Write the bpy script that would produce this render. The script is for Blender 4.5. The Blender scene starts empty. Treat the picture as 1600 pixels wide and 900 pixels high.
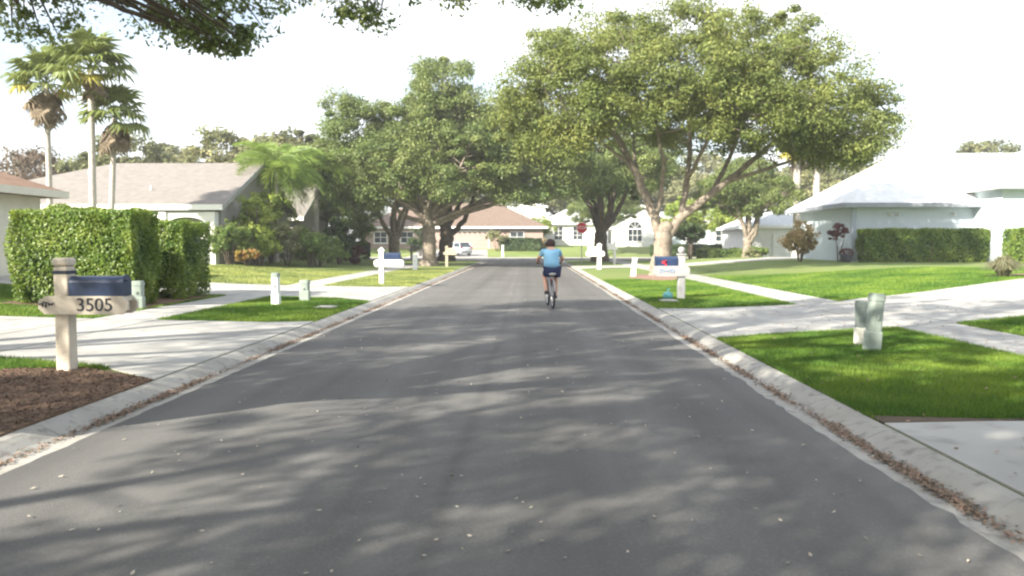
import bpy, bmesh, math, random
import numpy as np
from mathutils import Vector, Matrix

R = math.radians
scene = bpy.context.scene
COL = scene.collection

# ------------------------------------------------------------------ camera
cam_d = bpy.data.cameras.new("camera")
cam = bpy.data.objects.new("camera", cam_d)
COL.objects.link(cam)
cam.location = (0.0, 0.0, 1.6)
cam.rotation_euler = (R(90 - 3.22), 0.0, R(1.29))
cam_d.lens = 28.0
cam_d.sensor_width = 36.0
cam_d.clip_start = 0.05
cam_d.clip_end = 3000.0
scene.camera = cam

# ------------------------------------------------------------------ sky and sun
SUN_EL = R(29.0)
sun_az = Vector((-0.73, -0.68, 0.0)).normalized()          # towards the sun: behind the viewer, to the left
to_sun = Vector((sun_az.x * math.cos(SUN_EL), sun_az.y * math.cos(SUN_EL), math.sin(SUN_EL)))
world = bpy.data.worlds.new("World")
scene.world = world
world.use_nodes = True
wn = world.node_tree
wn.nodes.clear()
w_out = wn.nodes.new("ShaderNodeOutputWorld")
w_bg = wn.nodes.new("ShaderNodeBackground")
w_sky = wn.nodes.new("ShaderNodeTexSky")
w_sky.sky_type = 'NISHITA'
w_sky.sun_disc = False
w_sky.sun_elevation = SUN_EL
w_sky.sun_rotation = math.atan2(sun_az.x, sun_az.y)
w_sky.air_density = 1.0
w_sky.dust_density = 2.2
w_sky.ozone_density = 1.0
# thin bright cloud veil: desaturates the blue unevenly
w_tc = wn.nodes.new("ShaderNodeTexCoord")
w_map = wn.nodes.new("ShaderNodeMapping")
w_map.inputs['Scale'].default_value = (1.0, 1.0, 2.6)
w_noise = wn.nodes.new("ShaderNodeTexNoise")
w_noise.inputs['Scale'].default_value = 2.4
w_noise.inputs['Detail'].default_value = 6.0
w_ramp = wn.nodes.new("ShaderNodeMapRange")
w_ramp.inputs['From Min'].default_value = 0.40
w_ramp.inputs['From Max'].default_value = 0.58
w_ramp.inputs['To Min'].default_value = 0.24
w_ramp.inputs['To Max'].default_value = 0.96
w_mix = wn.nodes.new("ShaderNodeMixRGB")
w_mix.inputs['Color2'].default_value = (6.2, 6.4, 6.6, 1.0)
wn.links.new(w_tc.outputs['Generated'], w_map.inputs['Vector'])
wn.links.new(w_map.outputs[0], w_noise.inputs['Vector'])
wn.links.new(w_noise.outputs['Fac'], w_ramp.inputs['Value'])
wn.links.new(w_ramp.outputs[0], w_mix.inputs['Fac'])
wn.links.new(w_sky.outputs[0], w_mix.inputs['Color1'])
wn.links.new(w_mix.outputs[0], w_bg.inputs['Color'])
w_bg.inputs['Strength'].default_value = 0.10
wn.links.new(w_bg.outputs[0], w_out.inputs['Surface'])

sun_d = bpy.data.lights.new("sun", 'SUN')
sun_d.energy = 5.0
sun_d.angle = R(0.5)
sun_d.color = (1.0, 0.93, 0.80)
sun = bpy.data.objects.new("sun", sun_d)
COL.objects.link(sun)
sun.location = (-30, -25, 30)
sun.rotation_euler = to_sun.to_track_quat('Z', 'Y').to_euler()

vs = scene.view_settings
vs.view_transform = 'Standard'
vs.look = 'None'
vs.gamma = 1.0
vs.use_curve_mapping = False
vs.exposure = 1.56
scene.render.engine = 'CYCLES'
scene.cycles.filter_width = 2.3
scene.cycles.max_bounces = 6
scene.cycles.transparent_max_bounces = 8
scene.cycles.use_denoising = True

# ------------------------------------------------------------------ materials
MATS = {}


def mat(name, color, rough=0.7, var=0.12, scale=8.0, bump=0.0, bscale=40.0, spec=0.3, metal=0.0,
        color2=None, trans=0.0, tint=0.0, detail=4.0):
    """Procedural material: two colours mixed by noise, optional bump, optional per-leaf tint and translucency."""
    if name in MATS:
        return MATS[name]
    m = bpy.data.materials.new(name)
    m.use_nodes = True
    nt = m.node_tree
    nt.nodes.clear()
    out = nt.nodes.new("ShaderNodeOutputMaterial")
    p = nt.nodes.new("ShaderNodeBsdfPrincipled")
    p.inputs['Roughness'].default_value = rough
    p.inputs['Metallic'].default_value = metal
    p.inputs['Specular IOR Level'].default_value = spec
    tc = nt.nodes.new("ShaderNodeTexCoord")
    n = nt.nodes.new("ShaderNodeTexNoise")
    n.inputs['Scale'].default_value = scale
    n.inputs['Detail'].default_value = detail
    nt.links.new(tc.outputs['Object'], n.inputs['Vector'])
    mr = nt.nodes.new("ShaderNodeMapRange")
    mr.inputs['From Min'].default_value = 0.3
    mr.inputs['From Max'].default_value = 0.7
    nt.links.new(n.outputs['Fac'], mr.inputs['Value'])
    mx = nt.nodes.new("ShaderNodeMixRGB")
    c = Vector(color)
    if color2 is None:
        a, b = c * (1 - var), c * (1 + var)
    else:
        a, b = c, Vector(color2)
    mx.inputs['Color1'].default_value = (*a, 1)
    mx.inputs['Color2'].default_value = (*b, 1)
    nt.links.new(mr.outputs[0], mx.inputs['Fac'])
    col = mx.outputs[0]
    if tint > 0:
        at = nt.nodes.new("ShaderNodeAttribute")
        at.attribute_name = "tint"
        h = nt.nodes.new("ShaderNodeHueSaturation")
        m1 = nt.nodes.new("ShaderNodeMapRange")
        m1.inputs['To Min'].default_value = 1 - tint
        m1.inputs['To Max'].default_value = 1 + tint
        nt.links.new(at.outputs['Fac'], m1.inputs['Value'])
        nt.links.new(m1.outputs[0], h.inputs['Value'])
        m2 = nt.nodes.new("ShaderNodeMapRange")
        m2.inputs['To Min'].default_value = 0.52
        m2.inputs['To Max'].default_value = 0.47
        nt.links.new(at.outputs['Fac'], m2.inputs['Value'])
        nt.links.new(m2.outputs[0], h.inputs['Hue'])
        nt.links.new(col, h.inputs['Color'])
        col = h.outputs[0]
    nt.links.new(col, p.inputs['Base Color'])
    if bump > 0:
        nb = nt.nodes.new("ShaderNodeTexNoise")
        nb.inputs['Scale'].default_value = bscale
        nb.inputs['Detail'].default_value = 6
        nt.links.new(tc.outputs['Object'], nb.inputs['Vector'])
        bp = nt.nodes.new("ShaderNodeBump")
        bp.inputs['Strength'].default_value = bump
        bp.inputs['Distance'].default_value = 0.02
        nt.links.new(nb.outputs['Fac'], bp.inputs['Height'])
        nt.links.new(bp.outputs[0], p.inputs['Normal'])
    surf = p.outputs[0]
    if trans > 0:
        t = nt.nodes.new("ShaderNodeBsdfTranslucent")
        hs = nt.nodes.new("ShaderNodeHueSaturation")
        hs.inputs['Hue'].default_value = 0.48
        hs.inputs['Value'].default_value = 1.35
        nt.links.new(col, hs.inputs['Color'])
        nt.links.new(hs.outputs[0], t.inputs['Color'])
        ms = nt.nodes.new("ShaderNodeMixShader")
        ms.inputs[0].default_value = trans
        nt.links.new(surf, ms.inputs[1])
        nt.links.new(t.outputs[0], ms.inputs[2])
        surf = ms.outputs[0]
    nt.links.new(surf, out.inputs['Surface'])
    MATS[name] = m
    return m


def ground_mat(name, c1, c2, c3, s1, s2, bump, bscale, rough=0.9, streak=None):
    """Ground covers: three colours on two noise scales plus fine relief, in world metres."""
    m = bpy.data.materials.new(name)
    m.use_nodes = True
    nt = m.node_tree
    p = nt.nodes['Principled BSDF']
    p.inputs['Roughness'].default_value = rough
    p.inputs['Specular IOR Level'].default_value = 0.25
    g = nt.nodes.new("ShaderNodeNewGeometry")
    pos = g.outputs['Position']
    na = nt.nodes.new("ShaderNodeTexNoise")
    na.inputs['Scale'].default_value = s1
    na.inputs['Detail'].default_value = 5
    nb = nt.nodes.new("ShaderNodeTexNoise")
    nb.inputs['Scale'].default_value = s2
    nb.inputs['Detail'].default_value = 3
    nt.links.new(pos, na.inputs['Vector'])
    nt.links.new(pos, nb.inputs['Vector'])

    def rng(sock, lo, hi):
        r = nt.nodes.new("ShaderNodeMapRange")
        r.inputs['From Min'].default_value = lo
        r.inputs['From Max'].default_value = hi
        nt.links.new(sock, r.inputs['Value'])
        return r.outputs[0]
    m1 = nt.nodes.new("ShaderNodeMixRGB")
    m1.inputs['Color1'].default_value = (*c1, 1)
    m1.inputs['Color2'].default_value = (*c2, 1)
    nt.links.new(rng(na.outputs['Fac'], 0.35, 0.65), m1.inputs['Fac'])
    m2 = nt.nodes.new("ShaderNodeMixRGB")
    m2.inputs['Color2'].default_value = (*c3, 1)
    nt.links.new(m1.outputs[0], m2.inputs['Color1'])
    nt.links.new(rng(nb.outputs['Fac'], 0.52, 0.75), m2.inputs['Fac'])
    col = m2.outputs[0]
    if streak:
        # long wear bands and the paving seam that run along the street
        mp = nt.nodes.new("ShaderNodeMapping")
        mp.inputs['Scale'].default_value = (1.0, 0.012, 1.0)
        nt.links.new(pos, mp.inputs['Vector'])
        ns = nt.nodes.new("ShaderNodeTexNoise")
        ns.inputs['Scale'].default_value = 1.5
        ns.inputs['Detail'].default_value = 4
        nt.links.new(mp.outputs[0], ns.inputs['Vector'])
        mr = nt.nodes.new("ShaderNodeMapRange")
        mr.inputs['From Min'].default_value = 0.3
        mr.inputs['From Max'].default_value = 0.7
        mr.inputs['To Min'].default_value = 1 - streak
        mr.inputs['To Max'].default_value = 1 + streak
        nt.links.new(ns.outputs['Fac'], mr.inputs['Value'])
        sx = nt.nodes.new("ShaderNodeSeparateXYZ")
        nt.links.new(pos, sx.inputs[0])
        wob = nt.nodes.new("ShaderNodeTexNoise")
        wob.inputs['Scale'].default_value = 0.35
        nt.links.new(pos, wob.inputs['Vector'])
        ad = nt.nodes.new("ShaderNodeMath")
        ad.operation = 'MULTIPLY_ADD'
        ad.inputs[1].default_value = 0.22
        nt.links.new(wob.outputs['Fac'], ad.inputs[0])
        nt.links.new(sx.outputs[0], ad.inputs[2])
        sub = nt.nodes.new("ShaderNodeMath")
        sub.operation = 'ADD'
        sub.inputs[1].default_value = 0.42
        nt.links.new(ad.outputs[0], sub.inputs[0])
        ab = nt.nodes.new("ShaderNodeMath")
        ab.operation = 'ABSOLUTE'
        nt.links.new(sub.outputs[0], ab.inputs[0])
        sm = nt.nodes.new("ShaderNodeMapRange")
        sm.inputs['From Min'].default_value = 0.0
        sm.inputs['From Max'].default_value = 0.09
        sm.inputs['To Min'].default_value = 0.84
        sm.inputs['To Max'].default_value = 1.0
        nt.links.new(ab.outputs[0], sm.inputs['Value'])
        mu = nt.nodes.new("ShaderNodeMath")
        mu.operation = 'MULTIPLY'
        nt.links.new(mr.outputs[0], mu.inputs[0])
        nt.links.new(sm.outputs[0], mu.inputs[1])
        hv = nt.nodes.new("ShaderNodeHueSaturation")
        nt.links.new(col, hv.inputs['Color'])
        nt.links.new(mu.outputs[0], hv.inputs['Value'])
        col = hv.outputs[0]
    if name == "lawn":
        # yellower turf on some plots, sunlit paleness put into its colour (stored per vertex of the ground)
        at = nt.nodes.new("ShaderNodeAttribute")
        at.attribute_name = "sun_pale"
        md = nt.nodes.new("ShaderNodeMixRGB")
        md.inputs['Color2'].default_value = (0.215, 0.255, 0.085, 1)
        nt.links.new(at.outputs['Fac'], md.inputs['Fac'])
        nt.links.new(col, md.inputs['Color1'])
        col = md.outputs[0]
    nt.links.new(col, p.inputs['Base Color'])
    nc = nt.nodes.new("ShaderNodeTexNoise")
    nc.inputs['Scale'].default_value = bscale
    nc.inputs['Detail'].default_value = 6
    nt.links.new(pos, nc.inputs['Vector'])
    bp = nt.nodes.new("ShaderNodeBump")
    bp.inputs['Strength'].default_value = bump
    bp.inputs['Distance'].default_value = 0.03
    nt.links.new(nc.outputs['Fac'], bp.inputs['Height'])
    nt.links.new(bp.outputs[0], p.inputs['Normal'])
    MATS[name] = m
    return m


M_LAWN = ground_mat("lawn", (0.055, 0.118, 0.017), (0.101, 0.166, 0.029), (0.152, 0.175, 0.055), 0.6, 2.2, 0.9, 22)
M_ASPH = ground_mat("asphalt", (0.102, 0.100, 0.098), (0.126, 0.123, 0.118), (0.147, 0.144, 0.139), 0.5, 55.0, 0.35, 120, 0.85, streak=0.22)
M_CONC = ground_mat("concrete", (0.299, 0.292, 0.277), (0.396, 0.387, 0.365), (0.238, 0.231, 0.216), 0.7, 3.2, 0.12, 90, 0.9)
M_KERB = ground_mat("kerb_concrete", (0.295, 0.282, 0.255), (0.343, 0.334, 0.312), (0.194, 0.185, 0.172), 1.6, 9.0, 0.2, 90, 0.9)
M_MULCH = ground_mat("mulch", (0.102, 0.062, 0.041), (0.192, 0.126, 0.082), (0.288, 0.204, 0.132), 9.0, 30.0, 1.0, 45)
M_REDM = ground_mat("red_mulch", (0.24, 0.145, 0.11), (0.32, 0.21, 0.165), (0.38, 0.28, 0.22), 7.0, 25.0, 1.0, 40)
M_SOIL = mat("soil", (0.08, 0.06, 0.04), 0.95, 0.3, 6, 0.5, 20)

M_OAK = mat("oak_leaf", (0.122, 0.170, 0.042), 0.55, scale=0.6, color2=(0.185, 0.222, 0.062), trans=0.36, tint=0.38, spec=0.35)
M_OAK2 = mat("oak_leaf_deep", (0.112, 0.172, 0.050), 0.5, scale=0.6, color2=(0.178, 0.225, 0.072), trans=0.36, tint=0.38, spec=0.4)
M_FAR = mat("far_leaf", (0.110, 0.135, 0.055), 0.6, scale=0.25, color2=(0.180, 0.190, 0.085), trans=0.3, tint=0.3)
M_OLIVE = mat("olive_leaf", (0.186, 0.204, 0.090), 0.6, scale=0.3, color2=(0.258, 0.264, 0.138), trans=0.3, tint=0.3)
M_BROWNTREE = mat("thin_brown_leaf", (0.13, 0.105, 0.070), 0.7, scale=0.4, color2=(0.19, 0.15, 0.10), trans=0.25, tint=0.3)
M_HEDGE = mat("hedge_leaf", (0.085, 0.170, 0.024), 0.45, scale=1.3, color2=(0.190, 0.270, 0.046), trans=0.36, tint=0.4, spec=0.4)
M_SHRUB = mat("shrub_leaf", (0.111, 0.195, 0.044), 0.5, scale=1.0, color2=(0.195, 0.267, 0.072), trans=0.34, tint=0.35)
M_LIME = mat("lime_leaf", (0.180, 0.270, 0.043), 0.5, scale=1.0, color2=(0.270, 0.342, 0.072), trans=0.32, tint=0.3)
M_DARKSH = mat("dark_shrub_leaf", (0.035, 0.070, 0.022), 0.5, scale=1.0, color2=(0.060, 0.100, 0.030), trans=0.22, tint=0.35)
M_TANSH = mat("tan_shrub_leaf", (0.345, 0.299, 0.115), 0.6, scale=1.2, color2=(0.437, 0.356, 0.161), trans=0.3, tint=0.3)
M_REDSH = mat("maroon_leaf", (0.085, 0.030, 0.028), 0.5, scale=2, color2=(0.14, 0.05, 0.042), trans=0.25, tint=0.35)
M_CROTON = mat("croton_leaf", (0.20, 0.20, 0.03), 0.45, scale=3, color2=(0.32, 0.17, 0.06), trans=0.3, tint=0.35)
M_PALM = mat("palm_leaf", (0.120, 0.170, 0.040), 0.45, scale=1.5, color2=(0.20, 0.23, 0.065), trans=0.28, spec=0.4)
M_PALMY = mat("yellow_palm_leaf", (0.30, 0.27, 0.04), 0.5, scale=1.5, color2=(0.36, 0.33, 0.07), trans=0.3)
M_PALMD = mat("dead_palm_leaf", (0.20, 0.155, 0.105), 0.8, scale=2.5, color2=(0.29, 0.235, 0.17), trans=0.15)
M_QUEEN = mat("queen_palm_leaf", (0.160, 0.260, 0.050), 0.45, scale=1.5, color2=(0.25, 0.34, 0.085), trans=0.42, spec=0.4)
M_BARK = mat("oak_bark", (0.150, 0.125, 0.098), 0.95, scale=5, color2=(0.315, 0.270, 0.220), bump=1.0, bscale=14, detail=8)
M_BARKD = mat("dark_bark", (0.075, 0.058, 0.045), 0.95, scale=5, color2=(0.15, 0.12, 0.09), bump=1.0, bscale=14, detail=8)
M_PTRUNK = mat("palm_trunk", (0.36, 0.33, 0.29), 0.9, scale=6, color2=(0.52, 0.48, 0.43), bump=0.8, bscale=10)
M_GRASSLIT = mat("sun_pale_blade", (0.188, 0.244, 0.062), 0.6, scale=0.8, color2=(0.269, 0.312, 0.106), trans=0.3, tint=0.35)  # far blades: the bright look of sunlit lawn is put into their colour
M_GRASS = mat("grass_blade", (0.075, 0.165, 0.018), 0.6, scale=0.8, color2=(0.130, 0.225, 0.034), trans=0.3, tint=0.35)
M_FOUNT = mat("fountain_grass", (0.20, 0.21, 0.11), 0.7, scale=3, color2=(0.30, 0.29, 0.18), trans=0.25, tint=0.3)
M_LITTER = mat("fallen_leaf", (0.15, 0.105, 0.070), 0.8, scale=20, color2=(0.27, 0.20, 0.14), tint=0.5)
M_PALELIT = mat("pale_fallen_leaf", (0.30, 0.26, 0.20), 0.8, scale=20, color2=(0.46, 0.42, 0.36), tint=0.3)


# ------------------------------------------------------------------ object helpers
def tag(o, label=None, cat=None, group=None, kind=None):
    if label:
        o["label"] = label
    if cat:
        o["category"] = cat
    if group:
        o["group"] = group
    if kind:
        o["kind"] = kind
    return o


def thing(name, loc, label, cat, group=None, rz=0.0):
    o = bpy.data.objects.new(name, None)
    o.empty_display_size = 0.3
    COL.objects.link(o)
    o.location = loc
    o.rotation_euler = (0, 0, rz)
    return tag(o, label, cat, group)


def link(name, me, m, parent=None, loc=None, rot=None):
    o = bpy.data.objects.new(name, me)
    if m is not None and not me.materials:
        me.materials.append(m)
    COL.objects.link(o)
    o.parent = parent
    if loc is not None:
        o.location = loc
    if rot is not None:
        o.rotation_euler = rot
    return o


def copy_tree(o, parent=None):
    c = o.copy()
    COL.objects.link(c)
    c.parent = parent
    for ch in list(o.children):
        copy_tree(ch, c)
    return c


class MB:
    """Collects vertices and faces; build() links them as one mesh object."""

    def __init__(self):
        self.v, self.f = [], []

    def add(self, vs_, fs):
        n = len(self.v)
        self.v += [tuple(p) for p in vs_]
        self.f += [tuple(i + n for i in f) for f in fs]
        return self

    def box(self, x0, x1, y0, y1, z0, z1):
        return self.add([(x0, y0, z0), (x1, y0, z0), (x1, y1, z0), (x0, y1, z0), (x0, y0, z1), (x1, y0, z1), (x1, y1, z1), (x0, y1, z1)],
                        [(0, 3, 2, 1), (4, 5, 6, 7), (0, 1, 5, 4), (1, 2, 6, 5), (2, 3, 7, 6), (3, 0, 4, 7)])

    def cbox(self, x0, x1, y0, y1, z0, z1, b):
        """A box with chamfered edges (convex hull of 24 corner points)."""
        bm = bmesh.new()
        bmesh.ops.create_cube(bm, size=1.0)
        for v in bm.verts:
            v.co = Vector(((x0 + x1) / 2 + v.co.x * (x1 - x0), (y0 + y1) / 2 + v.co.y * (y1 - y0), (z0 + z1) / 2 + v.co.z * (z1 - z0)))
        bmesh.ops.bevel(bm, geom=bm.edges[:], offset=b, segments=2, affect='EDGES', profile=0.5)
        return self.bm(bm)

    def bm(self, bm):
        bm.verts.index_update()
        self.add([v.co.copy() for v in bm.verts], [[v.index for v in f.verts] for f in bm.faces])
        bm.free()
        return self

    def prism(self, poly, axis, a, b):
        """Polygon (2-D list) extruded along axis from a to b. axis x: poly=(y,z); y: (x,z); z: (x,y)."""
        n = len(poly)

        def P(p, t):
            return {'x': (t, p[0], p[1]), 'y': (p[0], t, p[1]), 'z': (p[0], p[1], t)}[axis]
        vs_ = [P(p, a) for p in poly] + [P(p, b) for p in poly]
        fs = [tuple(range(n))[::-1], tuple(range(n, 2 * n))]
        fs += [(i, (i + 1) % n, n + (i + 1) % n, n + i) for i in range(n)]
        return self.add(vs_, fs)

    def tube(self, pts, rad, n=8, cap=True):
        pts = [Vector(p) for p in pts]
        if not hasattr(rad, '__len__'):
            rad = [rad] * len(pts)
        base = len(self.v)
        up = Vector((0, 0, 1))
        prev = None
        for i, p in enumerate(pts):
            t = (pts[min(i + 1, len(pts) - 1)] - pts[max(i - 1, 0)])
            t = t.normalized() if t.length > 1e-9 else Vector((0, 0, 1))
            if prev is None:
                a = t.cross(up)
                if a.length < 1e-3:
                    a = t.cross(Vector((1, 0, 0)))
            else:
                a = prev - t * prev.dot(t)
                if a.length < 1e-4:
                    a = t.cross(up)
            a.normalize()
            prev = a
            b = t.cross(a)
            for k in range(n):
                q = 2 * math.pi * k / n
                self.v.append(tuple(p + (a * math.cos(q) + b * math.sin(q)) * rad[i]))
        for i in range(len(pts) - 1):
            for k in range(n):
                k2 = (k + 1) % n
                self.f.append((base + i * n + k, base + i * n + k2, base + (i + 1) * n + k2, base + (i + 1) * n + k))
        if cap:
            self.f.append(tuple(base + k for k in range(n))[::-1])
            e = base + (len(pts) - 1) * n
            self.f.append(tuple(e + k for k in range(n)))
        return self

    def lathe(self, prof, n=16, c=(0, 0, 0)):
        base = len(self.v)
        for r, z in prof:
            for k in range(n):
                q = 2 * math.pi * k / n
                self.v.append((c[0] + r * math.cos(q), c[1] + r * math.sin(q), c[2] + z))
        for i in range(len(prof) - 1):
            for k in range(n):
                k2 = (k + 1) % n
                self.f.append((base + i * n + k, base + i * n + k2, base + (i + 1) * n + k2, base + (i + 1) * n + k))
        self.f.append(tuple(base + k for k in range(n))[::-1])
        e = base + (len(prof) - 1) * n
        self.f.append(tuple(e + k for k in range(n)))
        return self

    def torus(self, c, axis, Rr, r, n=28, m=8):
        """Ring in the plane normal to axis 'x'."""
        base = len(self.v)
        for i in range(n):
            a = 2 * math.pi * i / n
            for j in range(m):
                b = 2 * math.pi * j / m
                q = Rr + r * math.cos(b)
                self.v.append((c[0] + r * math.sin(b), c[1] + q * math.cos(a), c[2] + q * math.sin(a)))
        for i in range(n):
            for j in range(m):
                self.f.append((base + i * m + j, base + ((i + 1) % n) * m + j, base + ((i + 1) % n) * m + (j + 1) % m, base + i * m + (j + 1) % m))
        return self

    def mesh(self, name, smooth=False):
        me = bpy.data.meshes.new(name)
        me.from_pydata(self.v, [], self.f)
        me.update()
        if smooth:
            me.shade_smooth()
        return me

    def build(self, name, m, parent=None, smooth=False, loc=None, rot=None):
        return link(name, self.mesh(name, smooth), m, parent, loc, rot)


def quads(name, V, tint=None):
    """Mesh of N separate quads from an (N,4,3) array, with a per-face-corner 'tint' value per quad."""
    n = len(V)
    k = V.shape[1]
    me = bpy.data.meshes.new(name)
    me.vertices.add(n * k)
    me.vertices.foreach_set("co", np.ascontiguousarray(V, dtype=np.float32).ravel())
    me.loops.add(n * k)
    me.loops.foreach_set("vertex_index", np.arange(n * k, dtype=np.int32))
    me.polygons.add(n)
    me.polygons.foreach_set("loop_start", np.arange(0, n * k, k, dtype=np.int32))
    me.update(calc_edges=True)
    if tint is not None:
        at = me.attributes.new("tint", 'FLOAT', 'POINT')
        at.data.foreach_set("value", np.repeat(tint.astype(np.float32), k))
    return me


def leaf_quads(rng, P, N, size, aspect=0.5, jitter=0.9):
    """Rhombic leaves at points P, facing roughly N."""
    n = len(P)
    nn = N + rng.normal(0, jitter, (n, 3))
    nn /= np.linalg.norm(nn, axis=1)[:, None] + 1e-9
    t = rng.normal(0, 1, (n, 3))
    t -= nn * np.sum(t * nn, axis=1)[:, None]
    t /= np.linalg.norm(t, axis=1)[:, None] + 1e-9
    b = np.cross(nn, t)
    L = size * rng.uniform(0.65, 1.3, n)
    L = L[:, None]
    W = L * aspect
    V = np.stack([P - t * L * .5, P + b * W * .5 - nn * L * .06, P + t * L * .5, P - b * W * .5 - nn * L * .06], axis=1)
    return V


def smooth_path(pts, k=5):
    """Catmull-Rom through (x,y,z,r) points."""
    P = [np.array(p, float) for p in pts]
    P = [2 * P[0] - P[1]] + P + [2 * P[-1] - P[-2]]
    out = []
    for i in range(1, len(P) - 2):
        for j in range(k):
            t = j / k
            a, b, c, d = P[i - 1], P[i], P[i + 1], P[i + 2]
            out.append(0.5 * ((2 * b) + (-a + c) * t + (2 * a - 5 * b + 4 * c - d) * t * t + (-a + 3 * b - 3 * c + d) * t ** 3))
    out.append(P[-2])
    return np.array(out)


# ------------------------------------------------------------------ terrain
XL, XR = -3.63, 2.43            # asphalt edges of the street
CY0, CY1 = 72.0, 86.0           # the street it runs into
KW = 0.54                       # kerb and gutter width
FIL = 3.5


def edge(x, y):
    """Distance outwards from the asphalt edge (negative on the asphalt)."""
    a = XL - x if x < (XL + XR) / 2 else x - XR
    if y > (CY0 + CY1) / 2:
        return y - CY1
    b = CY0 - y
    if a < FIL and b < FIL and (a > 0 or b > 0) and a > -50:
        if a > 0 and b > 0:
            return FIL - math.hypot(FIL - a, FIL - b)
    return min(a, b)


def sstep(a, b, x):
    t = min(1, max(0, (x - a) / (b - a)))
    return t * t * (3 - 2 * t)


def gz(x, y):
    e = max(0.0, edge(x, y) - KW)
    z = 0.076 + 0.02 * min(e, 5.2) + 0.42 * sstep(4.6, 14, e)
    if y > CY1:
        z += 0.75 * sstep(CY1 + 3, CY1 + 22, y)
    return z


xs = sorted(set(list(np.arange(-60, 60.1, 1.0)) + [-700, -400, -250, -160, -110, -80, 80, 110, 160, 250, 400, 700] +
                [XL - KW - .015, XL - KW + .03, XR + KW + .015, XR + KW - .03] + list(np.arange(-10, -4.5, 0.5)) + list(np.arange(3.5, 9, 0.5))))
ys = sorted(set(list(np.arange(-30, 130.1, 1.0)) + [-300, -150, -80, -50, 150, 180, 230, 300, 420, 600, 900, 1400] +
                [CY0 - KW - .015, CY0 - KW + .03, CY1 + KW + .015, CY1 + KW - .03] + list(np.arange(66, 72, .5))))
V, F = [], []
for y in ys:
    for x in xs:
        V.append((x, y, gz(x, y) if edge(x, y) > KW - 0.005 else -0.16))
nx = len(xs)
for j in range(len(ys) - 1):
    for i in range(nx - 1):
        F.append((j * nx + i, j * nx + i + 1, (j + 1) * nx + i + 1, (j + 1) * nx + i))
me = bpy.data.meshes.new("ground")
me.from_pydata(V, [], F)
me.update()
def sun_pale(x, y):  # how much painted sun paleness the turf gets, by side and distance
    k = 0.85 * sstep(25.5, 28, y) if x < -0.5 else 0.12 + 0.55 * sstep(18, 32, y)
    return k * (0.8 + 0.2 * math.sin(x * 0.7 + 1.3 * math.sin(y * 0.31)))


at_ = me.attributes.new("sun_pale", 'FLOAT', 'POINT')
at_.data.foreach_set("value", np.array([sun_pale(v[0], v[1]) for v in V], dtype=np.float32))
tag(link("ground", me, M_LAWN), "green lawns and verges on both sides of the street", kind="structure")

# asphalt: one T-shaped sheet with rounded corners
mb_ = MB()
ya = CY0 - FIL
ts = np.linspace(0, math.pi / 2, 9)
ring = [(XR + FIL - FIL * math.cos(t), ya + FIL * math.sin(t)) for t in ts]
left = [(XL - FIL + FIL * math.cos(t), ya + FIL * math.sin(t)) for t in ts]
rj = random.Random(12)
yj = [-60] + list(np.arange(1.0, 46, 0.16)) + [ya]
ej = [(0, 0)] + [(abs(rj.gauss(0, .012)) + .012 * math.sin(y * 2.1) ** 2, abs(rj.gauss(0, .02)) + .03 * max(0, math.sin(y * 1.7 + 2 * math.sin(y * .6)))) for y in yj[1:-1]] + [(0, 0)]
for i in range(len(yj) - 1):
    mb_.add([(XL - ej[i][0], yj[i], 0.006), (XR + ej[i][1], yj[i], 0.006), (XR + ej[i + 1][1], yj[i + 1], 0.006), (XL - ej[i + 1][0], yj[i + 1], 0.006)], [(0, 1, 2, 3)])
for i in range(8):
    mb_.add([(*left[i], 0.006), (*ring[i], 0.006), (*ring[i + 1], 0.006), (*left[i + 1], 0.006)], [(0, 1, 2, 3)])
mb_.add([(-140, CY0, 0.006), (140, CY0, 0.006), (140, CY1, 0.006), (-140, CY1, 0.006)], [(0, 1, 2, 3)])
me = mb_.mesh("road")
tag(link("road", me, M_ASPH), "worn grey asphalt street running straight to a cross street", kind="structure")

KPROF = [(-0.05, -0.12), (-0.0, 0.0), (0.14, -0.016), (0.24, -0.018), (0.31, 0.002), (0.40, 0.045), (0.46, 0.068), (KW, 0.078), (KW, -0.14)]


def kerb_run(path, m, name, parent):
    """Sweep the rolled kerb profile along a plan path; outward is to the right of travel."""
    mb = MB()
    n = len(KPROF)
    rows = []
    for i, p in enumerate(path):
        a = Vector(path[max(i - 1, 0)])
        c = Vector(path[min(i + 1, len(path) - 1)])
        d = (c - a).normalized()
        o = Vector((d.y, -d.x))
        rows.append([(p[0] + o.x * q, p[1] + o.y * q, z) for q, z in KPROF])
    mb.v = [v for r in rows for v in r]
    for i in range(len(rows) - 1):
        for k in range(n - 1):
            mb.f.append((i * n + k, i * n + k + 1, (i + 1) * n + k + 1, (i + 1) * n + k))
    mb.f.append(tuple(range(n)))
    mb.f.append(tuple((len(rows) - 1) * n + k for k in range(n))[::-1])
    return mb.build(name, m, parent)


kl = tag(thing("kerb", (0, 0, 0), "pale concrete rolled kerb along the left side of the street", None), kind="structure")
kr = tag(thing("kerb", (0, 0, 0), "pale concrete rolled kerb along the right side of the street", None), kind="structure")
SEG = 3.05
for k in range(-4, 14):
    y0, y1 = k * SEG + 0.4, (k + 1) * SEG + 0.392
    kerb_run([(XR, y0), (XR, y1)], M_KERB, "kerb_segment", kr)
    kerb_run([(XL, y1), (XL, y0)], M_KERB, "kerb_segment", kl)
yk = 14 * SEG + 0.4
arcR = [(XR + FIL - FIL * math.cos(t), CY0 - FIL + FIL * math.sin(t)) for t in np.linspace(0, math.pi / 2, 9)]
arcL = [(XL - FIL + FIL * math.cos(t), CY0 - FIL + FIL * math.sin(t)) for t in np.linspace(0, math.pi / 2, 9)]
kerb_run([(XR, yk)] + arcR + [(140, CY0)], M_KERB, "kerb_segment", kr)
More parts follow.
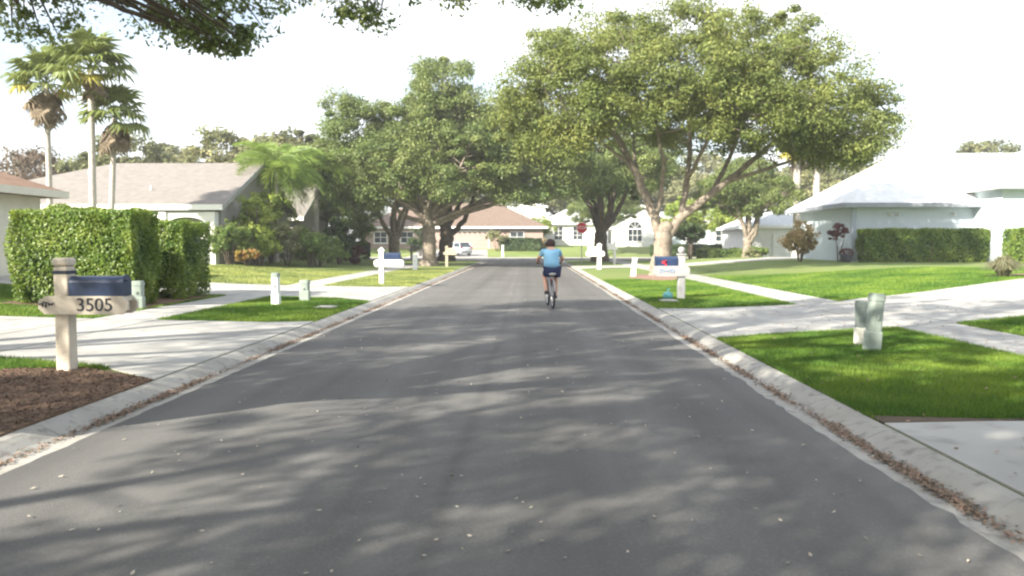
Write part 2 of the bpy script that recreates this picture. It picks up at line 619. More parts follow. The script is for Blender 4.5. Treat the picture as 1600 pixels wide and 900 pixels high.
kerb_run(([(XL, yk)] + arcL + [(-140, CY0)])[::-1], M_KERB, "kerb_segment", kl)
kf = tag(thing("kerb", (0, 0, 0), "pale concrete kerb on the far side of the cross street", None), kind="structure")
kerb_run([(140, CY1), (-140, CY1)], M_KERB, "kerb_segment", kf)

# ------------------------------------------------------------------ driveways and pavements
SLABS = []      # plan polygons of everything paved or mulched, for keeping grass off


def in_poly(P, poly):
    x, y = P[:, 0], P[:, 1]
    c = np.zeros(len(P), bool)
    n = len(poly)
    for i in range(n):
        x1, y1 = poly[i]
        x2, y2 = poly[(i + 1) % n]
        if y1 == y2:
            continue
        hit = ((y1 > y) != (y2 > y)) & (x < (x2 - x1) * (y - y1) / (y2 - y1) + x1)
        c ^= hit
    return c


def sheet(poly, dz, name, m, parent=None, cell=1.0, thick=0.12):
    """Plan polygon laid on the terrain: clipped by a grid so that it follows the slope, with a skirt for thickness."""
    b = bmesh.new()
    f = b.faces.new([b.verts.new((x, y, 0)) for x, y in poly])
    x0, x1 = min(p[0] for p in poly), max(p[0] for p in poly)
    y0, y1 = min(p[1] for p in poly), max(p[1] for p in poly)
    for gx in np.arange(math.ceil(x0 / cell) * cell, x1, cell):
        bmesh.ops.bisect_plane(b, geom=b.verts[:] + b.edges[:] + b.faces[:], plane_co=(gx, 0, 0), plane_no=(1, 0, 0))
    for gy in np.arange(math.ceil(y0 / cell) * cell, y1, cell):
        bmesh.ops.bisect_plane(b, geom=b.verts[:] + b.edges[:] + b.faces[:], plane_co=(0, gy, 0), plane_no=(0, 1, 0))
    bmesh.ops.triangulate(b, faces=[q for q in b.faces if len(q.verts) > 4])
    b.normal_update()
    if sum(q.normal.z for q in b.faces) < 0:
        bmesh.ops.reverse_faces(b, faces=b.faces[:])
    for v in b.verts:
        v.co.z = gz(v.co.x, v.co.y) + dz
    bd = [e for e in b.edges if len(e.link_faces) == 1]
    r = bmesh.ops.extrude_edge_only(b, edges=bd)
    for v in r['geom']:
        if isinstance(v, bmesh.types.BMVert):
            v.co.z -= thick
    me_ = bpy.data.meshes.new(name)
    b.to_mesh(me_)
    b.free()
    SLABS.append(poly)
    return link(name, me_, m, parent)


KBL, KBR = XL - KW, XR + KW          # kerb backs: -4.37 and 3.17
SWL0, SWL1 = -8.3, -7.1              # left pavement
SWR0, SWR1 = 6.3, 7.55               # right pavement
G = 0.018


def driveway(label, polys):
    d = tag(thing("driveway", (0, 0, 0), label, None), kind="structure")
    for p in polys:
        sheet(p, 0.014, "slab", M_CONC, d)
    return d


driveway("pale sunlit concrete driveway behind the numbered mailbox", [
    [(KBL - G, 8.7), (KBL - G, 12.2), (SWL1 + G, 12.2), (SWL1 + G, 10.1), (-5.2, 9.5)],
    [(KBL - G, 12.22), (KBL - G, 15.3), (-5.0, 14.95), (SWL1 + G, 14.9), (SWL1 + G, 12.22)],
    [(SWL1 - G, 10.1), (SWL1 - G, 14.9), (SWL0 + G, 14.9), (SWL0 + G, 10.1)],
    [(SWL0 - G, 10.1), (SWL0 - G, 14.9), (-12.2, 14.9), (-12.2, 10.1)],
    [(-12.2 - G, 10.1), (-12.2 - G, 14.9), (-16.0, 14.9), (-16.0, 10.1)]])
driveway("pale concrete driveway beyond the two tall hedges on the left", [
    [(KBL - G, 20.6), (KBL - G, 27.6), (-5.2, 27.1), (SWL1 + G, 27.0), (SWL1 + G, 21.6), (-5.2, 21.4)],
    [(SWL1 - G, 21.6), (SWL1 - G, 27.0), (SWL0 + G, 27.0), (SWL0 + G, 21.6)],
    [(SWL0 - G, 21.6), (SWL0 - G, 27.0), (-15, 27.2), (-15, 21.6)],
    [(-15 - G, 21.6), (-15 - G, 27.2), (-20.5, 33), (-24, 33), (-24, 27)]])
driveway("shaded concrete driveway in the near right corner", [
    [(KBR + G, 0.9), (KBR + G, 6.9), (4.0, 6.7), (SWR0 - G, 6.7), (SWR0 - G, 1.3)],
    [(SWR0 + G, 1.3), (SWR0 + G, 6.7), (SWR1 - G, 6.7), (SWR1 - G, 1.3)],
    [(SWR1 + G, 1.3), (SWR1 + G, 6.7), (14, 6.7), (14, 1.3)]])
driveway("wide concrete driveway sweeping to the white house on the right", [
    [(KBR + G, 12.7), (KBR + G, 15.7), (SWR0 - G, 16.3), (SWR0 - G, 13.8), (4.2, 13.2)],
    [(KBR + G, 15.72), (KBR + G, 18.5), (4.0, 18.25), (SWR0 - G, 18.9), (SWR0 - G, 16.32)],
    [(SWR0 + G, 13.8), (SWR0 + G, 18.9), (SWR1 - G, 19.6), (SWR1 - G, 14.3)],
    [(SWR1 + G, 14.3), (SWR1 + G, 19.6), (8.4, 20.4), (10.6, 21.68), (10.6, 15.75), (10.2, 15.6)],
    [(10.62, 15.76), (10.62, 21.69), (14.6, 24.0), (14.6, 17.2)],
    [(14.6 + G, 17.2), (14.6 + G, 24.0), (21, 26.5), (27, 27), (27, 18.5), (21, 18.2)]])
driveway("sunlit concrete driveway past the big oak on the right", [
    [(KBR + G, 47.2), (KBR + G, 53.2), (4.0, 52.6), (SWR0 - G, 52.4), (SWR0 - G, 48), (4.0, 47.9)],
    [(SWR0 + G, 48), (SWR0 + G, 52.4), (SWR1 - G, 52.4), (SWR1 - G, 48)],
    [(SWR1 + G, 48), (SWR1 + G, 52.4), (15.5, 54.5), (22, 66), (26, 66), (17, 50.5)]])
driveway("pale concrete driveway under the silver car", [
    [(-13.6, CY1 + KW + G), (-13.6, 97.6), (-5.2, 97.6), (-4.6, CY1 + KW + G)]])

pl = tag(thing("pavement", (0, 0, 0), "narrow concrete pavement slabs along the left lawns", None), kind="structure")
for a, b in ((-6.0, 10.07), (14.93, 21.57), (27.03, 67.5)):
    n = max(1, round((b - a) / 1.52))
    for i in range(n):
        s0, s1 = a + (b - a) * i / n, a + (b - a) * (i + 1) / n - 0.012
        sheet([(SWL0, s0), (SWL1, s0), (SWL1, s1), (SWL0, s1)], 0.012, "slab", M_CONC, pl, cell=2.0)
pr = tag(thing("pavement", (0, 0, 0), "narrow concrete pavement slabs along the right lawns", None), kind="structure")
for a, b, skew in ((-6.0, 1.27, 0), (6.73, 14.0, 0), (19.3, 47.97, 0), (52.43, 67.5, 0)):
    n = max(1, round((b - a) / 1.52))
    for i in range(n):
        s0, s1 = a + (b - a) * i / n, a + (b - a) * (i + 1) / n - 0.012
        d0 = d1 = 0
        if i == 0 and a == 19.3:
            sheet([(SWR0, 18.93), (SWR1, 19.65), (SWR1, s1), (SWR0, s1)], 0.012, "slab", M_CONC, pr, cell=2.0)
            continue
        if i == n - 1 and b == 14.0:
            sheet([(SWR0, s0), (SWR1, s0), (SWR1, 14.27), (SWR0, 13.77)], 0.012, "slab", M_CONC, pr, cell=2.0)
            continue
        sheet([(SWR0, s0), (SWR1, s0), (SWR1, s1), (SWR0, s1)], 0.012, "slab", M_CONC, pr, cell=2.0)


# mulch beds
def blob_poly(cx, cy, rx, ry, n=22, seed=1, rough=0.12):
    rr = random.Random(seed)
    return [(cx + rx * (1 + rr.uniform(-rough, rough)) * math.cos(2 * math.pi * i / n), cy + ry * (1 + rr.uniform(-rough, rough)) * math.sin(2 * math.pi * i / n)) for i in range(n)]


def bed(poly, label, m=M_MULCH):
    o = sheet(poly, 0.02, "mulch_bed", m, None, cell=0.5, thick=0.1)
    return tag(o, label, kind="structure")


bed([(KBL - 0.012, 2.0), (KBL - 0.012, 8.68), (-4.7, 9.0), (-5.3, 9.3), (-6.0, 9.15), (-6.6, 8.75), (-7.05, 8.4), (-7.05, 2.0)],
    "brown mulch bed at the foot of the numbered mailbox")
o_ = sheet([(KBR + 0.01, 6.70), (KBR + 0.01, 6.97), (4.0, 6.77), (SWR0 - 0.01, 6.77), (SWR0 - 0.01, 6.715), (4.0, 6.715)], 0.018, "soil_edge", M_SOIL, None, cell=0.5, thick=0.08)
tag(o_, "dark strip of bare soil along the near edge of the right lawn", kind="structure")
bed([(-8.4, 17.0), (-8.45, 21.3), (-11.6, 21.3), (-11.7, 17.0)], "dark mulch strip under the two tall hedges")
bed(blob_poly(5.4, 34.6, 1.0, 3.2, seed=3), "pinkish mulch ring round the big oak on the right", M_REDM)
bed(blob_poly(16.6, 25.75, 2.0, 0.6, seed=5), "red mulch bed with a clump of grass by the right driveway", M_REDM)


# ------------------------------------------------------------------ houses
M_WHITE = mat("white_paint", (0.74, 0.74, 0.72), 0.7, 0.05, 2.0, 0.1, 60)
M_TRIM = mat("white_trim", (0.80, 0.80, 0.78), 0.6, 0.03, 4.0)
M_CREAM = mat("cream_stucco", (0.66, 0.63, 0.52), 0.85, 0.06, 2.0, 0.25, 70)
M_GREYST = mat("grey_stucco", (0.32, 0.31, 0.295), 0.85, 0.06, 2.0, 0.25, 70)
M_PINK = mat("pink_stucco", (0.36, 0.27, 0.235), 0.85, 0.06, 2.0, 0.25, 70)
M_PALEBLUE = mat("pale_blue_stucco", (0.52, 0.59, 0.64), 0.85, 0.04, 2.0, 0.2, 70)


def roof_mat(name, c, c2):
    """Shingles: fine courses in the relief, blotched weathering in the colour."""
    m = mat(name, c, 0.9, scale=3.0, color2=c2, detail=10)
    nt = m.node_tree
    tc = nt.nodes.new("ShaderNodeTexCoord")
    w = nt.nodes.new("ShaderNodeTexWave")
    w.bands_direction = 'Z'
    w.inputs['Scale'].default_value = 4.5
    w.inputs['Distortion'].default_value = 0.4
    nt.links.new(tc.outputs['Object'], w.inputs['Vector'])
    bp = nt.nodes.new("ShaderNodeBump")
    bp.inputs['Strength'].default_value = 0.35
    bp.inputs['Distance'].default_value = 0.02
    nt.links.new(w.outputs['Fac'], bp.inputs['Height'])
    p = [n for n in nt.nodes if n.type == 'BSDF_PRINCIPLED'][0]
    nt.links.new(bp.outputs[0], p.inputs['Normal'])
    return m


M_RGREY = roof_mat("grey_beige_shingle", (0.170, 0.155, 0.142), (0.222, 0.204, 0.188))
M_RBROWN = roof_mat("brown_shingle", (0.22, 0.135, 0.092), (0.29, 0.185, 0.13))
M_RTAN = roof_mat("tan_shingle", (0.140, 0.102, 0.080), (0.185, 0.138, 0.110))
M_RWHITE = roof_mat("white_shingle", (0.62, 0.63, 0.64), (0.74, 0.75, 0.76))
M_RSLATE = roof_mat("pale_grey_shingle", (0.50, 0.53, 0.56), (0.60, 0.63, 0.66))
M_GLASS = mat("window_glass", (0.035, 0.045, 0.055), 0.08, 0.2, 1.0, spec=0.6)
M_DARKIN = mat("dark_opening", (0.05, 0.05, 0.05), 0.9, 0.1, 1.0)


def house(name, label, x0, x1, y0, y1, wall_h, wall_m, roof_m, rtype='hip', pitch=0.45, over=0.55, trim=M_TRIM, zb=None, inset=0.0, rake=None):
    """Walls, a pitched roof with overhang and soffit, fascia boards. Ridge runs along the longer side (hip) or along x / y (gable)."""
    zb = gz((x0 + x1) / 2, y0) if zb is None else zb
    cx, cy = (x0 + x1) / 2, (y0 + y1) / 2
    root = thing(name, (cx, cy, zb), label, "house")
    hx, hy = (x1 - x0) / 2, (y1 - y0) / 2
    ox, oy = hx + over, hy + over
    th = 0.20
    ze = wall_h
    mb, rf = MB(), MB()
    if rtype == 'hip':
        mb.box(-hx, hx, -hy, hy, -1.2, ze - 0.003)
        zr = ze + th + pitch * min(ox, oy)
        d = max(ox, oy) - min(ox, oy)
        rdg = [(-d, 0), (d, 0)] if ox >= oy else [(0, -d), (0, d)]
        v = [(-ox, -oy, ze), (ox, -oy, ze), (ox, oy, ze), (-ox, oy, ze), (-ox, -oy, ze + th), (ox, -oy, ze + th), (ox, oy, ze + th), (-ox, oy, ze + th),
             (rdg[0][0], rdg[0][1], zr), (rdg[1][0], rdg[1][1], zr)]
        f = [(0, 3, 2, 1), (0, 1, 5, 4), (1, 2, 6, 5), (2, 3, 7, 6), (3, 0, 4, 7)]
        f += [(4, 5, 9, 8), (5, 6, 9), (6, 7, 8, 9), (7, 4, 8)] if ox >= oy else [(4, 5, 8), (5, 6, 9, 8), (6, 7, 9), (7, 4, 8, 9)]
        rf.add(v, f)
        fa, e = [], 0.03
        fa.append(MB().box(-ox - e, ox + e, -oy - e, -oy - 0.003, ze - 0.02, ze + th + 0.02))
        fa.append(MB().box(-ox - e, ox + e, oy + 0.003, oy + e, ze - 0.02, ze + th + 0.02))
        fa.append(MB().box(-ox - e, -ox - 0.003, -oy - 0.003, oy + 0.003, ze - 0.02, ze + th + 0.02))
        fa.append(MB().box(ox + 0.003, ox + e, -oy - 0.003, oy + 0.003, ze - 0.02, ze + th + 0.02))
    else:
        ax = rtype[-1]
        w, ow = (hy, oy) if ax == 'x' else (hx, ox)
        l, ol = (hx, hx + 0.35) if ax == 'x' else (hy, hy + 0.35)
        zr = ze + pitch * ow
        mb.prism([(-w, -1.2), (w, -1.2), (w, ze - 0.003), (0, zr - pitch * (ow - w) - 0.06 + 0.0), (-w, ze - 0.003)][::1], ax, -l, l)
        rf.prism([(-ow, ze - 0.04), (0, zr - 0.04), (ow, ze - 0.04), (ow, ze + th), (0, zr + th), (-ow, ze + th)], ax, -ol, ol)
        fa, rk = [], []
        for s in (-1, 1):
            if ax == 'x':
                fa.append(MB().box(-ol, ol, s * ow + (0.003 if s > 0 else -0.035), s * ow + (0.035 if s > 0 else -0.003), ze - 0.08, ze + th))
            else:
                fa.append(MB().box(s * ow + (0.003 if s > 0 else -0.035), s * ow + (0.035 if s > 0 else -0.003), -ol, ol, ze - 0.08, ze + th))
            a, b2 = sorted((s * (ol + 0.003), s * (ol + 0.035)))
            if s > 0 or not inset:
                rk.append(MB().prism([(-ow, ze - 0.1), (0, zr - 0.1), (ow, ze - 0.1), (ow, ze + th - 0.01), (0, zr + th - 0.01), (-ow, ze + th - 0.01)], ax, a, b2))
    if inset:      # hip at the -x end: pull the ridge in
        for q in (mb, rf):
            q.v = [(v[0] + inset, v[1], v[2]) if (v[0] < 0 and abs(v[1]) < 1e-6) else v for v in q.v]
    mb.build("wall", wall_m, root)
    r_ = rf.build("roof", roof_m, root)
    if rtype != 'hip':
        for q in rk:
            q.build("rake_board", rake or trim, r_)
    for q in fa:
        q.build("fascia", trim, r_)
    return root


def window(root, side, u, z0, w, h, cols=2, rows=2, arch=False, d=None):
    """Framed window on a wall. side 's' faces the viewer (-y), 'w' faces -x, 'e' faces +x; u along the wall, d = wall plane."""
    fr, pn = MB(), MB()
    t = 0.09

    def put(mb, u0, u1, za, zb_, p0, p1):
        if side == 's':
            mb.box(u0, u1, d - p1, d - p0, za, zb_)
        elif side == 'w':
            mb.box(d - p1, d - p0, u0, u1, za, zb_)
        else:
            mb.box(d + p0, d + p1, u0, u1, za, zb_)
    put(fr, u - w / 2 - t, u - w / 2, z0 - t, z0 + h + t, 0.003, 0.09)
    put(fr, u + w / 2, u + w / 2 + t, z0 - t, z0 + h + t, 0.003, 0.09)
    put(fr, u - w / 2, u + w / 2, z0 + h, z0 + h + t, 0.003, 0.09)
    put(fr, u - w / 2 - t * 1.6, u + w / 2 + t * 1.6, z0 - t - 0.05, z0 - 0.001, 0.006, 0.14)
    for i in range(1, cols):
        c = u - w / 2 + w * i / cols
        put(fr, c - 0.025, c + 0.025, z0, z0 + h, 0.012, 0.05)
    for i in range(1, rows):
        c = z0 + h * i / rows
        put(fr, u - w / 2, u + w / 2, c - 0.025, c + 0.025, 0.014, 0.055)
    put(pn, u - w / 2, u + w / 2, z0, z0 + h, 0.002, 0.01)
    if arch and side == 's':
        n = 12
        poly = [(u + w / 2 * math.cos(math.pi * i / n), z0 + h + 0.14 + w / 2 * math.sin(math.pi * i / n)) for i in range(n + 1)]
        pn.prism(poly, 'y', d - 0.01, d - 0.002)
        for i in range(n):
            q0, q1 = math.pi * i / n, math.pi * (i + 1) / n
            ra, rb = w / 2, w / 2 + 0.12
            fr.prism([(u + ra * math.cos(q0), z0 + h + 0.14 + ra * math.sin(q0)), (u + rb * math.cos(q0), z0 + h + 0.14 + rb * math.sin(q0)),
                      (u + rb * math.cos(q1), z0 + h + 0.14 + rb * math.sin(q1)), (u + ra * math.cos(q1), z0 + h + 0.14 + ra * math.sin(q1))], 'y', d - 0.09, d - 0.003)
        for a in (0.25, 0.5, 0.75):
            q = math.pi * a
            fr.tube([(u, d - 0.03, z0 + h + 0.14), (u + w / 2 * math.cos(q), d - 0.03, z0 + h + 0.14 + w / 2 * math.sin(q))], 0.025, 4)
    f = fr.build("window", M_TRIM, root)
    pn.build("pane", M_GLASS, f)
    return f


def garage(root, side, u, w, h, d, m=M_TRIM):
    """Sectional garage door: four panels, each its own part of the door."""
    fr = MB()
    if side == 's':
        fr.box(u - w / 2 - 0.12, u - w / 2, d - 0.08, d - 0.003, 0, h + 0.12)
        fr.box(u + w / 2, u + w / 2 + 0.12, d - 0.08, d - 0.003, 0, h + 0.12)
        fr.box(u - w / 2, u + w / 2, d - 0.08, d - 0.003, h, h + 0.12)
    else:
        s = -1 if side == 'w' else 1
        a, b = sorted((d + s * 0.08, d + s * 0.003))
        fr.box(a, b, u - w / 2 - 0.12, u - w / 2, 0, h + 0.12)
        fr.box(a, b, u + w / 2, u + w / 2 + 0.12, 0, h + 0.12)
        fr.box(a, b, u - w / 2, u + w / 2, h, h + 0.12)
    f = fr.build("garage_door", M_TRIM, root)
    for i in range(4):
        z0, z1 = h * i / 4 + 0.008, h * (i + 1) / 4 - 0.008
        p = MB()
        if side == 's':
            p.cbox(u - w / 2, u + w / 2, d - 0.05, d - 0.004, z0, z1, 0.012)
        else:
            a, b = sorted((d + s * 0.05, d + s * 0.004))
            p.cbox(a, b, u - w / 2, u + w / 2, z0, z1, 0.012)
        p.build("door_panel", m, f)
    return f


# left, nearest: cream house with brown roof, only its far corner shows
h = house("house", "cream house with brown hipped roof at the left edge behind the hedge", -27, -16.5, 9.0, 26.6, 2.55, M_CREAM, M_RBROWN, 'hip', 0.42, 0.6,
          trim=mat("cream_trim", (0.62, 0.59, 0.50), 0.7, 0.04, 3.0))
garage(h, 'e', -5.3, 4.9, 2.15, 5.25)
window(h, 'e', 5.6, 0.9, 1.3, 1.25, 2, 2, d=5.25)

# left, second: long grey-beige gabled roof with a shaded porch
h = house("house", "low grey house with broad grey-beige gabled roof behind three tall palms", -31.5, -15.8, 40.6, 52.0, 2.75, M_GREYST, M_RGREY, 'gable_x', 0.42, 0.75, inset=7.6, rake=mat("grey_rake", (0.30, 0.30, 0.30), 0.7, 0.05, 3.0))
hx, hy = (31.5 - 15.8) / 2, 5.7
for u in (-4.2, -0.9, 2.4, 5.0, 7.5):
    MB().cbox(u - 0.26, u + 0.26, -hy - 0.66, -hy - 0.14, -0.9, 2.58, 0.02).build("porch_column", M_WHITE, h)
for u0, u1 in ((-3.94, -1.16), (-0.64, 2.14), (2.66, 4.74), (5.26, 7.24)):
    n = 10
    c, w = (u0 + u1) / 2, (u1 - u0) / 2
    poly = [(u0, 2.58), (u0, 1.95)] + [(c - w * math.cos(math.pi * i / n), 1.95 + 0.38 * math.sin(math.pi * i / n)) for i in range(1, n)] + [(u1, 1.95), (u1, 2.58)]
    MB().prism(poly, 'y', -hy - 0.56, -hy - 0.26).build("porch_arch", M_WHITE, h)
for u in (-2.5, 0.8, 3.8, 6.3):
    window(h, 's', u, 0.5, 1.2, 1.5, 2, 2, d=-hy)
MB().lathe([(0.05, 0), (0.05, 0.45)], 8, (-1.0, -2.0, 4.6)).build("vent_pipe", M_TRIM, h)
MB().lathe([(0.05, 0), (0.05, 0.4)], 8, (3.6, -4.4, 3.65)).build("vent_pipe", M_TRIM, h)

# left, third: smaller wing with its gable end to the street
h = house("house", "grey house with small beige gabled roof behind the queen palms", -25, -15.6, 54.0, 61.5, 2.6, M_GREYST, M_RGREY, 'gable_x', 0.52, 0.5, rake=MATS["grey_rake"])
window(h, 'e', 0, 0.8, 1.2, 1.3, 2, 2, d=4.7)
window(h, 's', 2.5, 0.8, 1.2, 1.3, 2, 2, d=-3.75)

# far end: pink-brown house with double garage facing the viewer
zf = gz(-6, 98)
h = house("house", "pinkish stucco house with tan hipped roof and garage at the street's end", -21, 1.6, 98.5, 110, 2.55, M_PINK, M_RTAN, 'hip', 0.50, 0.6, zb=zf)
cx = (-21 + 1.6) / 2
garage(h, 's', -7.6 - cx, 5.0, 2.15, -5.75, mat("pinkish_door", (0.36, 0.285, 0.255), 0.7, 0.05, 2.0))
for i in range(14):
    u = -11.0 - cx + i * 0.62
    MB().cbox(u - 0.1, u + 0.1, -6.3, -5.753, 2.28, 2.52, 0.02).build("rafter_bracket", M_DARKIN, h)
window(h, 's', -1.6 - cx, 0.9, 1.6, 1.2, 2, 2, d=-5.75)
window(h, 's', -15.2 - cx, 0.8, 1.5, 1.3, 2, 2, d=-5.75)
window(h, 's', -18.5 - cx, 0.8, 1.5, 1.3, 2, 2, d=-5.75)
house("house", "white two storey house showing above the tan roof at the street's end", -6.5, 2.4, 126, 136, 5.9, M_WHITE, M_RWHITE, 'gable_y', 0.18, 0.4)

# far right of the street: white houses
h = house("house", "white house with two paned windows behind the stop sign", 1.7, 9.4, 106.5, 117, 2.75, M_WHITE, M_RWHITE, 'hip', 0.52, 0.5)
for u in (-1.75, 0.75):
    window(h, 's', u, 0.75, 1.1, 1.7, 2, 3, d=-5.25)
h = house("house", "white gabled house with arched window beyond the right oaks", 11.0, 17.4, 101.5, 113, 3.1, M_WHITE, M_RSLATE, 'gable_y', 0.55, 0.5)
window(h, 's', -0.9, 0.7, 1.7, 1.5, 3, 2, arch=True, d=-5.75)
window(h, 's', 1.9, 0.7, 0.8, 1.5, 2, 3, d=-5.75)
h = house("house", "white house with pale blue-grey hipped roof right of the arched window", 17.9, 26.2, 100.0, 112, 2.7, M_PALEBLUE, M_RSLATE, 'hip', 0.5, 0.5)
window(h, 's', -1.8, 0.8, 1.4, 1.3, 2, 2, d=-6.0)
window(h, 's', 1.8, 0.8, 1.4, 1.3, 2, 2, d=-6.0)
h = house("house", "white garage house with grey hipped roof behind the small forked oak", 19.2, 28.5, 68.5, 80, 2.75, M_WHITE, M_RSLATE, 'hip', 0.5, 0.5)
garage(h, 's', -0.6, 4.9, 2.2, -5.75)

# right: big white-roofed house with a projecting wing
h = house("house", "large pale blue house with white hipped roof behind the long right hedge", 17.6, 36.0, 44.0, 52.4, 2.95, M_PALEBLUE, M_RWHITE, 'hip', 0.64, 0.75, trim=mat("grey_fascia", (0.27, 0.29, 0.33), 0.7, 0.05, 3.0))
hx, hy = 9.2, 4.2
MB().cbox(-hx - 0.03, -hx + 0.22, -hy - 0.03, -hy + 0.22, -0.9, 2.9, 0.02).build("corner_board", mat("blue_grey_trim", (0.42, 0.47, 0.55), 0.7, 0.05, 3.0), h)
M_LAMPW = mat("lamp_white", (0.7, 0.7, 0.68), 0.5, 0.04, 4.0)
for u in (-7.3, -6.9, -3.9):
    MB().tube([(u, -hy - 0.004, 2.66), (u + 0.05, -hy - 0.14, 2.62), (u + 0.12, -hy - 0.24, 2.52)], [0.03, 0.05, 0.085], 10).build("flood_lamp", M_LAMPW, h)
window(h, 'w', 2.4, 0.8, 1.1, 1.4, 2, 2, d=-hx)
wing = MB()
wx0, wx1, wy0, wy1, wh = -2.7, 5.3, -hy - 2.6, -hy - 0.003, 3.75
wing.box(wx0, wx1, wy0, wy1, -1.0, wh)
w_ = wing.build("entrance_wing", M_PALEBLUE, h)
ov = 0.55
zr = wh + 0.2 + 0.5 * ((wx1 - wx0) / 2 + ov)
cxw = (wx0 + wx1) / 2
rv = [(wx0 - ov, wy0 - ov, wh), (wx1 + ov, wy0 - ov, wh), (wx1 + ov, 0, wh), (wx0 - ov, 0, wh), (wx0 - ov, wy0 - ov, wh + .2), (wx1 + ov, wy0 - ov, wh + .2),
      (wx1 + ov, 0, wh + .2), (wx0 - ov, 0, wh + .2), (cxw, wy0 - ov + (wx1 - wx0) / 2 + ov, zr), (cxw, 0.5, zr)]
MB().add(rv, [(0, 3, 2, 1), (0, 1, 5, 4), (1, 2, 6, 5), (2, 3, 7, 6), (3, 0, 4, 7), (4, 5, 8), (5, 6, 9, 8), (6, 7, 9), (7, 4, 8, 9)]).build("wing_roof", M_RWHITE, h)
MB().box(wx0 - ov - .03, wx1 + ov + .03, wy0 - ov - .03, wy0 - ov - .003, wh - .02, wh + .22).build("fascia", MATS["grey_fascia"], w_)
window(h, 's', 0.6, 0.7, 1.0, 2.0, 1, 2, d=wy0)
MB().cbox(1.6, 1.95, wy0 - 0.45, wy0 - 0.1, -0.9, wh - 0.02, 0.02).build("porch_column", M_WHITE, h)
MB().cbox(4.6, 4.95, wy0 - 0.45, wy0 - 0.1, -0.9, wh - 0.02, 0.02).build("porch_column", M_WHITE, h)

# distant roof glimpsed left of the first palm
house("house", "distant white roofed house left of the first palm trunk", -62, -54, 90, 99, 6.4, M_WHITE, M_RWHITE, 'gable_x', 0.3, 0.5)

# ------------------------------------------------------------------ trees
GOLD = math.pi * (3 - math.sqrt(5))


def crown_points(rng, blobs, nclump, shell=0.6, zmin=-99):
    vol = np.array([b[3] * b[4] + b[4] * b[5] + b[3] * b[5] for b in blobs])
    out = []
    for b, k in zip(blobs, np.maximum(3, np.round(nclump * vol / vol.sum())).astype(int)):
        d = rng.normal(0, 1, (k * 2, 3))
        d /= np.linalg.norm(d, axis=1)[:, None]
        d = d[(d[:, 2] > -0.55) | (rng.random(len(d)) < 0.35)][:k]
        r = rng.uniform(shell, 1.0, (len(d), 1)) ** 0.7
        out.append(np.array(b[:3]) + d * r * np.array(b[3:6]))
    P = np.concatenate(out)
    return P[P[:, 2] > zmin]


def make_tree(name, label, loc, limbs, blobs, nclump, nleaf, leaf, leaf_m=M_OAK, bark=M_BARK, seed=1, group=None, clump=0.62, extra=None,
              zmin=-99, rz=0.0, twigs=True, shell=0.6, flat=0.62, cat="tree", droop=0.0):
    """Limbs are polylines of (x,y,z,r). Twigs run from the limbs to leaf clumps spread through the crown lobes."""
    rng = np.random.default_rng(seed)
    root = thing(name, loc, label, cat, group, rz)
    mb = MB()
    nodes = []
    for li, L in enumerate(limbs):
        S = smooth_path(L, 5)
        wob = rng.normal(0, 0.035, (len(S), 3)) * np.clip(S[:, 3:4] * 6, 0.2, 1)
        wob[0] = 0
        S[:, :3] += wob
        mb.tube([s[:3] for s in S], [max(0.012, s[3]) for s in S], 10 if S[0, 3] > 0.15 else 6)
        for i, s in enumerate(S):
            if s[3] < 0.26:
                nodes.append(s)
    nodes = np.array(nodes)
    C = crown_points(rng, blobs, nclump, shell, zmin)
    if extra is not None:
        C = np.concatenate([C, np.array(extra, float)])
    if twigs:
        for c in C:
            d = np.linalg.norm(nodes[:, :3] - c, axis=1) + np.maximum(0, nodes[:, 2] - c[2]) * 0.8
            s = nodes[int(np.argmin(d))]
            mid = (s[:3] + c) / 2 + rng.normal(0, 0.12, 3) * np.linalg.norm(c - s[:3]) * 0.5 + np.array([0, 0, 0.1])
            r0 = min(s[3] * 0.7, 0.018 + 0.012 * np.linalg.norm(c - s[:3]))
            mb.tube([s[:3], mid, c], [r0, r0 * 0.6, 0.006], 4, cap=False)
    mb.build("trunk", bark, root, smooth=True)
    n = max(6, nleaf // len(C))
    cr = clump * rng.uniform(0.38, 1.4, len(C))
    if extra is not None:
        cr[-len(extra):] *= 0.72
    d = rng.normal(0, 1, (len(C), n, 3))
    d /= np.linalg.norm(d, axis=2)[:, :, None]
    rr = rng.random((len(C), n, 1)) ** 0.5
    off = d * rr * cr[:, None, None] * np.array([1, 1, flat])
    off[:, :, 2] -= droop * rr[:, :, 0] * cr[:, None]
    P = (C[:, None, :] + off).reshape(-1, 3)
    N = (d * 0.8 + np.array([0, 0, 0.55])).reshape(-1, 3)
    tint = np.clip(np.repeat(rng.uniform(0.25, 0.75, len(C)), n) + rng.normal(0, 0.16, len(P)), 0, 1)
    if extra is not None:      # hanging sprays are thin
        keep = np.ones(len(P), bool)
        k0 = (len(C) - len(extra)) * n
        keep[k0:] = rng.random(len(P) - k0) < 0.42
        P, N, tint = P[keep], N[keep], tint[keep]
    me_ = quads("crown", leaf_quads(rng, P, N, leaf, 0.5, 0.5), tint)
    link("crown", me_, leaf_m, root)
    return root


